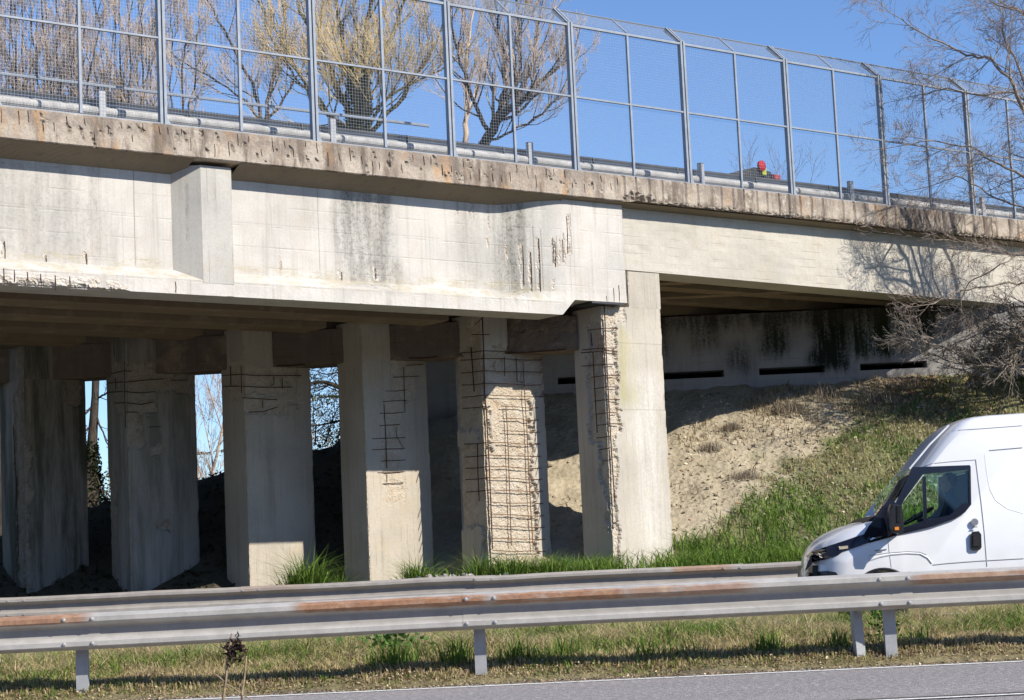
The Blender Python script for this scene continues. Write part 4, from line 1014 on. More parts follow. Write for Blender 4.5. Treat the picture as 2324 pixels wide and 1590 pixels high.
cards('ivy', C_, .045, colmix(n, [(.02, .028, .01), (.03, .04, .015), (.012, .016, .006)], rs_, .3), parent=ti, seed=6)
# bushes and trees seen in the gaps
def bush(name, x, y0, y1, Yy, rx, n, pal, label, size=.05, stems=18, tw='twig_pale', cat='shrub', seed=1, trunkz=None):
    rs2 = np.random.RandomState(seed); r = random.Random(seed)
    top = wpt(x, y0, Yy); botz = -.1 if trunkz is None else trunkz; base = Vector((top.x, Yy, botz)); H = top.z - botz
    t = empty(name, base, 0, label, cat)
    m = MB()
    for i in range(stems):
        a = r.uniform(0, 2 * pi); l = r.uniform(.2, 1.) * rx; h = H * r.uniform(.6, 1.02)
        pts = [(l * .15 * cos(a), l * .15 * sin(a), 0), (l * .5 * cos(a + .2), l * .5 * sin(a + .2), h * .5), (l * cos(a), l * sin(a), h)]
        m.tube(pts, [.022, .014, .006], 4, caps=False)
        for j in range(7):
            b0 = Vector(pts[1]).lerp(Vector(pts[2]), r.uniform(-.4, 1)); m.tube([b0, b0 + Vector((r.gauss(0, .25), r.gauss(0, .2), r.uniform(.1, .5))) * 1.2], [.007, .004], 3, caps=False)
    m.build('stems', M[tw], t)
    if n:
        cl = rs2.randn(26, 3) * np.array([rx * .55, rx * .45, H * .25]) + np.array([0, 0, H * .55])
        i = rs2.randint(0, 26, n); C = cl[i] + rs2.randn(n, 3) * np.array([.22, .22, .18]); C[:, 2] = np.clip(C[:, 2], .02, H * 1.03)
        cards('foliage', C, size * (.6 + .8 * rs2.rand(n)), colmix(n, pal, rs2, .35), parent=t, seed=seed)
    return t
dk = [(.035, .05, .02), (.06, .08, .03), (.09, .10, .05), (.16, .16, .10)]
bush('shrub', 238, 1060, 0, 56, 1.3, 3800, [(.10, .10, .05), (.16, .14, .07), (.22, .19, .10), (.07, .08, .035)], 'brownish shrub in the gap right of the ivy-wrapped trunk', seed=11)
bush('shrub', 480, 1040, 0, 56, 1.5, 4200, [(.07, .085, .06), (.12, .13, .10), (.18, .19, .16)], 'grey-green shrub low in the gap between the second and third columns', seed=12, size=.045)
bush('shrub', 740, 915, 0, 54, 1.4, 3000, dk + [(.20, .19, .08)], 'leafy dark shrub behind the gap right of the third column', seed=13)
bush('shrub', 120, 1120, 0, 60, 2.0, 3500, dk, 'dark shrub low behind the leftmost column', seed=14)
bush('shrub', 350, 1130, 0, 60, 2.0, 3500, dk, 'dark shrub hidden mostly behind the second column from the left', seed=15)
b = wpt(462, 1300, 46); b.z = -.2; T = Tree(205); fin = dict(levels=4, up=[.05, .12, .15, .1], wob=.12, kids=[9, 6, 5, 3], ang=[32, 30, 30, 30], ratio=[.5, .55, .6, .6], rmin=.006, rr=.5, t00=.2, seg=.6)
T.branch(b, Vector((.05, 0, 1)), 5.6, .07, 0, fin); T.branch(b + Vector((.5, .3, 0)), Vector((.08, 0, 1)), 5.2, .06, 0, fin); T.branch(b + Vector((-.4, .6, 0)), Vector((.14, 0, 1)), 5.4, .06, 0, fin)
T.finish('bare_tree', b, 'twig_purple', 'twig_purple', 'young pinkish bare tree in the gap between the second and third columns', 'tree', grp)
b = wpt(790, 1300, 45); b.z = -.2; T = Tree(206)
for pts, r0 in (([(800, 905), (770, 880), (735, 868), (700, 872)], .07), ([(790, 950), (750, 960), (700, 968)], .03), ([(716, 1010), (712, 930), (700, 850)], .018), ([(735, 1010), (765, 930), (790, 870)], .02), ([(790, 845), (740, 850), (700, 838)], .02)):
    T.limb([wpt(*p, 45) for p in pts], r0, r0 * .5, bare, 7, .5, lev=2)
T.trunk.tube([b, wpt(800, 905, 45), wpt(810, 800, 45)], [.2, .12, .1], 7, caps=False)
t7 = T.finish('bare_tree', b, 'bark_dark', 'bark_dark', 'dark crooked tree with ivy leaves in the gap right of the third column', 'tree', grp)
n = 2600; cl = np.array([list(wpt(x, y, 45 + .3 * math.sin(x))) for x, y in ((770, 835), (720, 850), (760, 900), (705, 895), (730, 930), (765, 945), (700, 960), (745, 985), (715, 1000), (770, 985))])
C_ = cl[rs_.randint(0, len(cl), n)] + rs_.randn(n, 3) * np.array([.16, .3, .14]) - np.array(b)[None]
cards('ivy', C_, .026, colmix(n, [(.02, .026, .01), (.03, .04, .014), (.10, .10, .04)], rs_, .3), parent=t7, seed=9)
# near tree on the right
b = Vector((13.3, 37.4, 3.6)); T = Tree(300)
rt = dict(levels=4, up=[.0, .05, .05, .04], wob=.19, kids=[6, 5, 4, 3], ang=[42, 42, 42, 40], ratio=[.55, .66, .68, .70], rmin=.0038, rr=.5, t0=.12, seg=.3)
FK = Vector((12.5, 36.3, 5.9)); T.trunk.tube([b + Vector((0, 0, -.5)), b + Vector((-.2, 0, 1.2)), FK], [.30, .22, .17], 9, caps=False)
for (pts, r0, kd, L) in (([(2450, 520), (2345, 300), (2300, 190), (2250, 133), (2194, 127), (2117, 90), (2020, 30)], .085, 21, 1.25), ([(2450, 420), (2340, 230), (2284, 100), (2262, -20)], .09, 20, 1.3), ([(2460, 350), (2350, 100), (2330, -60)], .08, 17, 1.3),
                         ([(2460, 480), (2324, 402), (2250, 365), (2204, 333), (2120, 320), (2050, 330)], .055, 22, 1.05), ([(2470, 640), (2350, 590), (2240, 560), (2150, 545), (2050, 535)], .06, 24, 1.05), ([(2450, 560), (2330, 640), (2250, 650), (2180, 660), (2120, 690)], .05, 20, .9),
                         ([(2450, 300), (2300, 210), (2220, 215), (2150, 200), (2090, 215)], .045, 18, 1.0), ([(2450, 520), (2320, 470), (2240, 440), (2170, 400), (2120, 420)], .045, 18, 1.0), ([(2450, 120), (2330, 40), (2240, -20)], .06, 12, 1.2), ([(2400, 60), (2290, 20), (2180, -30)], .05, 12, 1.2),
                         ([(2460, 600), (2340, 560), (2270, 600), (2200, 640), (2170, 700)], .035, 16, .8)):
    P = [wpt(x, y, 35.6 + T.r.uniform(-.6, .6) * (i > 0)) for i, (x, y) in enumerate(pts)]; P = [FK, FK.lerp(P[0], .55) + Vector((.2, 0, -.2))] + P; T.limb(P, r0 * .72, .008, rt, int(kd * (1.1 if pts[-1][1] < 500 else .75)), L)
T.finish('bare_tree', b, 'bark_grey', 'twig_brown', 'bare tree leaning in from the right edge in front of the overpass', 'tree')
# dead brush heaped at the top of the slope
T = Tree(301); b = wpt(2290, 830, 36.6)
br = dict(levels=3, up=[.0, .0, .04], wob=.22, kids=[5, 5, 3], ang=[40, 38, 36], ratio=[.5, .6, .6], rmin=.006, rr=.6, t0=.1, seg=.25)
for pts, r0 in (([(2360, 815), (2260, 850), (2190, 810), (2130, 785), (2060, 770)], .035), ([(2340, 790), (2280, 800), (2210, 850), (2150, 830)], .03), ([(2350, 740), (2290, 770), (2240, 790), (2190, 800)], .08), ([(2360, 700), (2300, 760), (2260, 800), (2200, 815)], .05), ([(2330, 840), (2240, 830), (2150, 820), (2070, 790)], .02),
                ([(2355, 780), (2310, 795), (2280, 840)], .06), ([(2300, 690), (2310, 740), (2290, 780)], .02), ([(2210, 690), (2190, 720), (2150, 740)], .015), ([(2370, 720), (2320, 730), (2260, 740), (2200, 760)], .04), ([(2370, 760), (2300, 745), (2240, 750), (2150, 790)], .03), ([(2360, 690), (2290, 700), (2220, 730)], .03), ([(2330, 860), (2270, 800), (2230, 760)], .03), ([(2120, 770), (2080, 760), (2040, 768)], .012)):
    P = [wpt(x, y, 36.6 + T.r.uniform(-.4, .4) * (i > 0)) for i, (x, y) in enumerate(pts)]; T.limb(P, r0, .01, br, 17, .55, lev=1)
T.finish('dead_brush', b, 'bark_grey', 'bark_grey', 'heap of fallen dead branches at the top of the slope by the abutment', 'brush pile')
# thin weeds on the deck
T = Tree(302); b = world(*(lambda a: (a[0], -1.9))(pz(1760, 410, -1.9)), 7.48)
ds = dict(levels=2, up=[.1, .1], wob=.12, kids=[5, 3], ang=[35, 35], ratio=[.5, .6], rmin=.003, rr=.6, seg=.2)
for x0, x1, y1 in ((1760, 1780, 340), (1755, 1745, 345), (1762, 1800, 350), (1700, 1712, 335), (1705, 1700, 330), (1770, 1790, 380), (1815, 1870, 355), (1680, 1672, 370), (1765, 1775, 395)):
    a = hit(x0, 412, NV, K0 - 1.9); c_ = hit(x1, y1, NV, K0 - 1.9); a.z = 7.5; T.branch(a, (c_ - a), (c_ - a).length * .9, .006, 0, ds)
T.finish('dry_weed', b, 'twig_brown', 'twig_brown', 'spindly dry weeds rising beside the warning lamp', 'weeds')

# ------------------------------------------------------------------ grass, litter, tufts
rs = np.random.RandomState(21)
def nz(x, y, s, o=0.): return fbm(x * s, y * s, o, 4)
GREEN = [(.11, .20, .03), (.16, .25, .045), (.07, .135, .025), (.21, .28, .06)]
DRY = [(.46, .37, .21), (.55, .45, .28), (.36, .28, .16), (.42, .34, .16)]
YEL = [(.33, .30, .12), (.40, .36, .16), (.27, .26, .10)]
# verge sward
n = 125000; X = rs.uniform(-5.6, 6.4, n); Yv = 16.56 + (20.5 - 16.62) * rs.rand(n) ** 1.15; H = np.zeros(n); C = np.zeros((n, 3)); keep = np.ones(n, bool); Zg = np.zeros(n)
cg = colmix(n, GREEN, rs, .25); cd_ = colmix(n, DRY, rs, .25); cy = colmix(n, YEL, rs, .25)
for i in range(n):
    x, y = X[i], Yv[i]; Zg[i] = h_ground(x, y); g = nz(x, y, .9) + .35 * nz(x, y, 3., 5)
    e = sst(16.6, 17.5, y); back = sst(17.3, 18.6, y)
    H[i] = (.030 + .035 * e + .11 * back) * (1 + .5 * nz(x, y, 1.7, 3))
    u = rs.rand()
    pg = .06 + .65 * g + .02 * back
    if u < pg: C[i] = cg[i]; H[i] *= 1.25
    elif u < pg + .30 + .18 * back: C[i] = cy[i] * (1 + .15 * back)
    else: C[i] = cd_[i]
    if y < 16.72 and rs.rand() < .45 + .8 * nz(x, y, 2.2, 8): keep[i] = False
    if y < 17.25 and rs.rand() < .45: C[i] = np.array([(.30, .20, .12), (.38, .27, .17), (.20, .16, .08), (.28, .30, .06)][rs.randint(4)]) * rs.uniform(.8, 1.2); H[i] *= .7
H *= rs.uniform(.55, 1.45, n)
P = np.c_[X, Yv, Zg]
tag(blades('verge_grass', P[keep], H[keep], .0075 * (1 + .8 * rs.rand(keep.sum())), C[keep], .95, seed=31), 'dry and green roadside grass under the foreground guardrail', 'grass', kind='stuff')
nb_ = 9000; Xl = rs.uniform(-5.6, 6.4, nb_); Yl = 16.5 + np.abs(rs.randn(nb_)) * .35
Zl = np.array([max(h_ground(x, y), .004) + .012 for x, y in zip(Xl, Yl)])
tag(cards('plant_litter', np.c_[Xl, Yl, Zl], .012 * (.5 + rs.rand(nb_)), colmix(nb_, [(.34, .25, .16), (.22, .16, .10), (.48, .40, .27), (.14, .11, .08)], rs, .3), 'litter', seed=41, flat_=.7), 'dry plant litter along the road edge', 'litter', kind='stuff')
# taller green tufts in the verge
def tuft(x, y, z, n, rad, h, pal, label=None, cat='grass tuft', name='grass_tuft', seed=0, w=.012, lean=.8, group=None, curl=.9, sx=1.):
    r = np.random.RandomState(seed); P = np.c_[r.randn(n) * rad * .5 * sx, r.randn(n) * rad * .4, np.zeros(n)]
    hh = h * r.uniform(.45, 1.1, n) * np.exp(-(P[:, 0] / (rad * 1.3 * sx)) ** 2)
    t = blades(name, P, hh, w * (.6 + .8 * r.rand(n)), colmix(n, pal, r, .3), lean, seed=seed, curl=curl); t.location = (x, y, z)
    return tag(t, label, cat, group)
gt = 'green grass tufts under the foreground guardrail'
LB = {1560: 'sparse green tuft under the middle of the foreground rail span'}
for i, (px, py, hh, nn_, rad, lab) in enumerate(((430, 1500, .24, 90, .22, 'low green tuft just left of the dead weed stalk'), (590, 1490, .20, 70, .2, 'low green tuft just right of the dead weed stalk'), (890, 1520, .34, 220, .25, 'bushy green tuft well left of the middle guardrail post'), (1040, 1520, .34, 190, .22, 'green tuft pressed against the left side of the middle guardrail post'), (1180, 1510, .34, 120, .18, 'green tuft just right of the middle guardrail post'), (1290, 1500, .30, 110, .2, 'thin green tuft farther right of the middle guardrail post'),
        (1470, 1500, .26, 80, .2, 'wispy green tuft halfway between the middle and right posts'), (1745, 1490, .30, 120, .16, 'upright green tuft well left of the leaning post'), (1900, 1485, .28, 120, .16, 'green tuft just left of the leaning post'), (1560, 1540, .2, 60, .2, LB[1560]), (2090, 1470, .22, 70, .14, 'small weed right of the right-hand guardrail post'))):
    w_ = hit(px, py, Vector((0, 0, 1)), .14); y_ = min(max(w_.y, 17.1), 18.9); x_ = atY(px, py, y_).x
    tuft(x_, y_, h_ground(x_, y_), nn_, rad, hh, GREEN, lab, seed=60 + i, w=.009, group=gt)
# broadleaf weed by the right posts
w_ = atY(2005, 1470, 17.3); t = empty('broadleaf_weed', (w_.x, 17.3, .12), 0, 'bright green drooping leafy weed between the two right-hand posts', 'weed')
m = MB(); m.tube([(0, 0, 0), (.02, 0, .2), (-.03, -.01, .33), (-.1, -.02, .40)], [.008, .007, .005, .003], 5); m.build('stem', M['twig_gold'], t)
r = np.random.RandomState(3); nn_ = 260; tt = r.rand(nn_); C_ = np.c_[.02 * np.sin(tt * 3) - .12 * np.clip(tt - .5, 0, 1) * 1.6 + r.randn(nn_) * (.09 * (1 - tt) + .015), r.randn(nn_) * .05, .40 * tt ** .9 + r.randn(nn_) * .015]
cards('leaves', C_, .022, colmix(nn_, [(.06, .14, .02), (.10, .20, .03), (.04, .09, .02)], r, .3), parent=t, seed=3)
w_ = atY(885, 1450, 18.0); t = empty('broadleaf_weed', (w_.x, 18.0, .15), 0, 'dark green broad-leaved weed poking up just below the rail, left of the middle post', 'weed')
r = np.random.RandomState(5); nn_ = 90; C_ = np.c_[r.randn(nn_) * .16, r.randn(nn_) * .08, .16 + r.rand(nn_) * .12]
cards('leaves', C_, .038, colmix(nn_, [(.06, .13, .03), (.09, .18, .04)], r, .3), parent=t, seed=5)
MB().tube([(0, 0, 0), (.02, 0, .22)], .006, 4).build('stem', M['twig_gold'], t)
# dead stalks across the verge
m = MB(); r = random.Random(4)
for (a, b_) in (((1600, 1475), (1800, 1490)), ((1700, 1505), (1890, 1512)), ((1560, 1530), (1730, 1560)), ((1920, 1440), (1990, 1470)), ((1780, 1500), (1830, 1450))):
    pa_ = atY(*a, 17.4); pb2 = atY(*b_, 17.2); m.tube([pa_, pa_.lerp(pb2, .5) + Vector((0, 0, .03)), pb2], .004, 4)
tag(m.build('dead_stalks', M['deadstalk']), 'pale dead grass stalks lying across the verge left of the leaning post', 'dead stalks', kind='stuff')
# slope sward
n = 75000; X = rs.uniform(-3.9, 10.5, n); Yv = rs.uniform(30.6, 38.7, n); keep = np.zeros(n, bool); H = np.zeros(n); C = np.zeros((n, 3)); Zg = np.zeros(n)
cg = colmix(n, GREEN, rs, .25); cd_ = colmix(n, [(.40, .33, .21), (.46, .38, .25), (.30, .24, .16)], rs, .25); cy = colmix(n, YEL, rs, .25)
for i in range(n):
    x, y = X[i], Yv[i]; z = h_emb(x, y); Zg[i] = z; g = gmask_emb(x, y, z); q_ = NV.x * x + NV.y * y - K0
    if q_ < -.9: g *= .12
    u = rs.rand()
    if u < g * .95:
        keep[i] = True; low = sst(2.2, 1.0, z)
        pgn = .22 + .55 * low + 1.0 * nz(x, y, .8, 3)
        if rs.rand() < pgn: C[i] = cg[i] * 1.05; H[i] = .10 + .16 * low
        elif rs.rand() < .45: C[i] = cy[i]; H[i] = .10
        else: C[i] = cd_[i]; H[i] = .08
        if H[i] > .1 and z < 1.5: H[i] *= 1.25
    else:
        zb = 1.15 + (x - 2.75) * .66
        dry = sst(2.9, 3.8, z) * (1 if x > 3 else .1) * (.5 + nz(x, y, .9, 6)) + .16 * max(0, nz(x, y, 1.3, 2) + .1)
        if q_ > -3 and rs.rand() < dry * .85: keep[i] = True; C[i] = cd_[i] * (.8 if rs.rand() < .4 else 1.1); H[i] = .12
H *= rs.uniform(.5, 1.5, n)
P = np.c_[X, Yv, Zg]
tag(blades('slope_grass', P[keep], H[keep], .013 * (1 + rs.rand(keep.sum())), C[keep], 1.0, seed=33), 'green and straw-coloured grass on the embankment slope behind the van', 'grass', kind='stuff')
# leaf litter / clods
n = 26000; X = rs.uniform(2.6, 10.5, n); Yv = rs.uniform(33.5, 38.7, n); Zg = np.array([h_emb(x, y) for x, y in zip(X, Yv)]); rust = np.array([sst(3.0, 3.7, z) * sst(5.8, 7.3, x) * (.55 + nz(x, y, .8, 1)) + .10 for x, y, z in zip(X, Yv, Zg)])
k_ = rs.rand(n) < np.clip(rust, 0, 1)
red = (np.clip(rust, 0, 1) > rs.rand(n) * 1.1)
cl_ = np.where(red[:, None], colmix(n, [(.42, .24, .13), (.32, .18, .10), (.50, .34, .20)], rs, .3), colmix(n, [(.36, .30, .20), (.20, .16, .11), (.46, .40, .28)], rs, .3))
tag(cards('leaf_litter', np.c_[X, Yv, Zg + .02][k_], .03 * (.6 + rs.rand(k_.sum())), cl_[k_], 'litter', seed=8, flat_=.5), 'brown leaf litter scattered over the upper slope', 'leaf litter', kind='stuff')
# clods and stones
m = MB(); r = random.Random(9)
for i in range(420):
    x = r.uniform(-1.5, 8); y = r.uniform(32.3, 38.6); z = h_emb(x, y); s = r.uniform(.012, .05) * (1.6 if r.random() < .08 else 1)
    rr_ = [[(x + s * a * cos(t) * r.uniform(.7, 1.3), y + s * a * sin(t) * r.uniform(.7, 1.3), z + s * b2) for t in np.linspace(0, 2 * pi, 6, endpoint=False)] for a, b2 in ((1, -.3), (.9, .35), (.4, .7))]
    m.rings(rr_)
tag(m.build('clods', M['soil']), 'loose clods and stones on the bare earth of the slope', 'stones', kind='stuff')
# dry bushes on the slope
def slopept(x, y):
    r_ = ray(x, y).normalized(); p = EYE.copy(); t = 28.
    while t < 60:
        p = EYE + r_ * t
        if p.y > 30 and p.z < h_emb(p.x, p.y): return p
        t += .04
    return p
for i, (x, y, h, rad, lab) in enumerate(((1790, 935, .35, .35, 'dry straw tuft on the bare slope just below the shadow edge'), (1870, 905, .4, .5, 'dry straw clump on the upper slope below the second slot'), (1990, 915, .35, .5, 'grey dry clump on the upper slope above the van nose'), (1690, 1085, .25, .3, 'grey dry tuft in the middle of the bare earth'), (1615, 1020, .25, .25, 'small dry tuft on bare earth right of the front column'), (2060, 880, .35, .5, 'dry clump near the top of the slope below the brush heap'), (1660, 975, .25, .2, 'thin dry tuft at the edge of the bridge shadow'))):
    p = slopept(x, y); tuft(p.x, p.y, p.z - .02, 240, rad, h, [(.40, .33, .24), (.30, .25, .19), (.24, .20, .17)], lab, 'dry grass tuft', 'dry_tuft', seed=80 + i, w=.010, group='dry tufts on the slope')
n = 5200; X = rs.uniform(-10, -2.2, n); Yv = rs.uniform(31.0, 39.5, n); Zg = np.array([h_emb(x, y) for x, y in zip(X, Yv)])  # dark leaves added here to deepen the shade under the deck
tag(cards('shade_leaf_cards', np.c_[X, Yv, Zg + .03 + .05 * rs.rand(n)], .05 * (.5 + rs.rand(n)), colmix(n, [(.03, .042, .015), (.05, .06, .025), (.07, .055, .035)], rs, .3), seed=51, flat_=.4), 'dark leaf cards added to deepen the shade under the bridge behind the left columns', 'ivy', kind='stuff')
hd = MB(); P = []  # unseen screen added behind the camera, keeps low sky light off the scene
for i, x in enumerate(ar(-95, 95, 1.5)):
    hgt = 13 + 4 * fbm(x * .12, 3) + 2 * fbm(x * .5, 8)
    P.append([(x, -34 + 1.2 * fbm(x * .4, j, 2), hgt * j / 9) for j in range(9)] + [(x, -36, hgt * .97), (x, -40, hgt * .9), (x, -42, 0)])
hd.grid(P)
tag(hd.build('low_sky_blocker', flat('low_sky_blocker_dark', (.05, .06, .03), .95, .1, 0, .5, 1.5, .2)), 'unseen dark screen added behind the camera to block low sky light', 'low_sky_blocker', kind='stuff')
# tufts at the column feet
for i, (x, y, h, rad, nn_, sx, lab) in enumerate(((695, 1318, .62, .33, 520, 1., 'large bright green grass clump at the foot of the sunlit-patch column'), (765, 1318, .25, .22, 160, 1., 'low grass clump right of the large clump between two columns'), (945, 1312, .42, .28, 360, 1., 'green grass clump in front of the ladder-marked column'), (1090, 1300, .48, .2, 160, 1., 'seeding grass clump at the left foot of the badly spalled column'), (1160, 1303, .42, .35, 520, 1.2, 'bright grass clump in front of the badly spalled column'), (1245, 1300, .34, .33, 420, 1.2, 'grass clump between the two right-hand columns'), (1325, 1300, .3, .3, 330, 1.2, 'grass clump at the left foot of the sunlit front column'))):
    w_ = atY(x, y, 31.2); z = h_emb(w_.x, 31.2)
    tuft(w_.x, 31.2, z - .02, int(nn_ * 1.5), rad * 1.1, h * 1.12 + max(0, w_.z - z), GREEN, lab, seed=100 + i, w=.016, sx=sx, group='grass clumps at the feet of the columns')
m = MB(); r = random.Random(19)
for i in range(520):
    x = r.uniform(-5.5, 6.2); y = 16.62 - abs(r.gauss(0, .10)) + .05; s_ = r.uniform(.004, .014)
    m.rings([[(x + s_ * a * cos(t) * r.uniform(.7, 1.3), y + s_ * a * sin(t), .004 + s_ * b2) for t in np.linspace(0, 2 * pi, 5, endpoint=False)] for a, b2 in ((1, -.2), (.9, .4), (.4, .7))])
tag(m.build('gravel', flat('gravel_grey', (.34, .31, .28), .9, .1, 0, .5, 30)), 'loose gravel and grit strewn along the white edge line', 'gravel', kind='stuff')
# rubble by the column feet
w_ = atY(1012, 1308, 31.0); m = MB(); r = random.Random(8); z = h_emb(w_.x, 31.)
for i in range(46):
    x = r.gauss(0, .28); y = r.gauss(0, .12); s = r.uniform(.03, .09)
    m.rings([[(x + s * a * cos(t) * r.uniform(.6, 1.3), y + s * a * sin(t), .02 + max(0, w_.z - z) * r.uniform(.3, 1.) + s * b2 * .6) for t in np.linspace(0, 2 * pi, 6, endpoint=False)] for a, b2 in ((.8, -.4), (1, .1), (.5, .6))])
o = m.build('rubble', flat('pale_rubble', (.46, .43, .39), .9, .1, 0, .4, 20, .01)); o.location = (w_.x, 31.0, z); tag(o, 'pale broken concrete heaped by the guardrail between two columns', 'rubble', kind='stuff')

# dead weed in the near foreground
w0 = atY(514, 1600, 9.0); t = empty('dead_weed', (w0.x, 9.0, .1), 0, 'dead brown weed stalk with dark curled seed heads in the left foreground', 'weed')
def loc(x, y): v = atY(x, y, 9.0); return (v.x - w0.x, 0, v.z - .1)
zz = lambda x, y: (450.5 + .1173 * x, 1403 + .1174 * y)
L = lambda x, y: loc(*zz(x, y))
MB().tube([(L(480, 1700)[0], .02, 0), L(480, 1590), L(530, 1200), L(550, 900), L(600, 600), L(640, 300)], [.0075, .007, .006, .006, .005, .003], 6).build('stem', M['deadstalk'], t)
MB().tube([(L(800, 1700)[0], .03, 0), L(840, 1450), L(890, 1150), L(925, 740)], [.006, .006, .005, .004], 6).build('stem', M['deadstalk'], t)
MB().tube([L(550, 1290), L(640, 1330), L(800, 1450), L(1030, 1590)], .003, 5).build('stem', M['deadstalk'], t)
MB().tube([L(500, 1230), L(380, 1120), L(280, 1060)], .003, 5).build('stem', M['deadstalk'], t)
MB().tube([L(560, 950), L(700, 960), L(760, 1100)], .002, 5).build('stem', M['deadstalk'], t)
r = random.Random(2); m = MB()
for i in range(46):
    a = L(r.choice([r.gauss(590, 35), r.gauss(720, 50)]), r.gauss(620, 130)); a = Vector(a) + Vector((0, r.gauss(0, .012), 0))
    pts = [a]; d_ = Vector((r.gauss(0, 1), r.gauss(0, 1), r.gauss(0, 1))).normalized() * .009
    for k_ in range(4): d_ = (d_ + Vector((r.gauss(0, 1), r.gauss(0, 1), r.gauss(0, 1))) * .004); pts.append(pts[-1] + d_)
    m.tube(pts, [.004, .006, .005, .004, .001], 5)
for i in range(10):
    a = Vector(L(r.gauss(760, 20), r.uniform(290, 500))); m.tube([a, a + Vector((r.gauss(0, .006), 0, r.uniform(-.02, .02)))], [.004, .002], 4)
m.build('seed_heads', M['seedhead'], t)

# ------------------------------------------------------------------ van
VY = 24.0; VW = 1.98; VZ = .03
vloc = atY(2324, 1300, VY); VX0 = vloc.x
van = empty('white_van', (VX0, VY, VZ), 0, 'white panel van driving left on the far road, cut by the right edge', 'van')
def vp(x, y): w = atY(x, y, VY); return (w.x - VX0, w.z - VZ)
zv = lambda x, y: (1802 + .2429 * x, 926.8 + .2429 * y)      # from the enlarged view
V = lambda x, y: vp(*zv(x, y))
def Vc(x, y): w = atY(*zv(x, y), VY + .85); return (w.x - VX0, w.z - VZ)
outline = [Vc(95, 1560), Vc(108, 1455), Vc(112, 1400), Vc(150, 1310), Vc(200, 1250), Vc(300, 1180), Vc(420, 1125), Vc(560, 1080), Vc(690, 1060), Vc(800, 915), Vc(1095, 540), Vc(1290, 300), Vc(1420, 185), Vc(1480, 148), Vc(1560, 118), Vc(1700, 100), Vc(2149, 70)]
# continue the roof back out of frame, then down and along the sill
xr_, zr_ = outline[-1]
outline += [(xr_ + 2.6, zr_ + .02), (xr_ + 3.9, zr_ + .0), (xr_ + 4.0, zr_ - .12), (xr_ + 4.05, .42), (xr_ + 4.0, .36)]
x0_, z0_ = outline[0]
zs_ = .40
fx, rx = V(830, 1600)[0], xr_ + 2.6          # wheel centres
AR = .37; WZ = .34
def arch(cx):
    return [(cx + AR * cos(a), WZ + AR * sin(a)) for a in np.linspace(R(8), R(172), 13)]
bottom = [(xr_ + 3.9, .33)] + [p for p in arch(rx)] + [p for p in arch(fx)] + [(x0_ + .02, .34), (x0_ - .02, .55)]
# inset profile: front pulls back and top drops towards the sides
def slice_(t, front_in, top_in):
    out = []
    xmin = min(p[0] for p in outline)
    for i, (x, z) in enumerate(outline):
        fw = sst(xmin + 1.0, xmin, x); tw = sst(z0_ + .9, zr_, z) if x > outline[8][0] else sst(.6, 1.1, z) * .6
        ws = sst(outline[13][0] + .3, outline[8][0], x) * (1 if z > 1. else 0)
        out.append((x + front_in * fw + ws * front_in * .35, z - top_in * tw))
    for (x, z) in bottom:
        fw = sst(xmin + .5, xmin, x); out.append((x + front_in * fw, z))
    return out
ring = []
for (t, fi, ti) in ((.0, .40, .11), (.035, .30, .05), (.10, .20, .018), (.25, .10, .0), (.6, .02, -.01), (VW / 2, 0, -.015), (VW - .6, .02, -.01), (VW - .25, .10, 0), (VW - .10, .20, .018), (VW - .035, .30, .05), (VW, .40, .11)):
    S = slice_(t, fi, ti); cy_ = VW / 2
    row = []
    for (x, z) in S:
        tum = .10 * max(0, (z - 1.15)) / 1.4; yy = t + (cy_ - t) / cy_ * tum
        row.append((x, yy, z))
    ring.append(row)
m = MB(); m.rings(ring); body = m.build('body', M['white_paint'], van)
bm = None
def modcut(o, cutter, op='DIFFERENCE'):
    md = o.modifiers.new('cut', 'BOOLEAN'); md.operation = op; md.object = cutter; md.solver = 'EXACT'
    dg = bpy.context.evaluated_depsgraph_get(); me = bpy.data.meshes.new_from_object(o.evaluated_get(dg)); o.modifiers.clear(); old = o.data; o.data = me; bpy.data.meshes.remove(old)
    cm = cutter.data; bpy.data.objects.remove(cutter); bpy.data.meshes.remove(cm)
import bmesh
def fixn(o):
    b_ = bmesh.new(); b_.from_mesh(o.data); bmesh.ops.triangulate(b_, faces=[f for f in b_.faces if len(f.verts) > 4]); bmesh.ops.recalc_face_normals(b_, faces=b_.faces); b_.to_mesh(o.data); b_.free()
fixn(body)
def prism(poly, y0, y1, name='cutter', mat=None, parent=van):
    m = MB(); m.rings([[(x, y0, z) for x, z in poly], [(x, y1, z) for x, z in poly]]); o = m.build(name, mat or M['black_plastic'], parent); fixn(o); return o
# cabin cavity, door-window opening, windscreen opening
bx = V(1720, 500)[0]
cav = [(Vc(760, 1060)[0] + .1, 1.02), (Vc(760, 1060)[0] + .25, Vc(760, 1060)[1] - .02), (Vc(1100, 590)[0] + .12, V(1100, 590)[1] - .02), (bx, V(1100, 590)[1] - .02), (bx, .75), (V(1000, 1100)[0], .72)]
win = [V(985, 1160), V(985, 900), V(1005, 820), V(1205, 575), V(1640, 545), V(1652, 560), V(1652, 890), V(1590, 960), V(1500, 1020), V(1300, 1090)]
side_tum = lambda z: .10 * max(0, (z - 1.15)) / 1.4
modcut(body, prism(cav, .10, VW - .10)); modcut(body, prism(win, -.2, VW + .2))
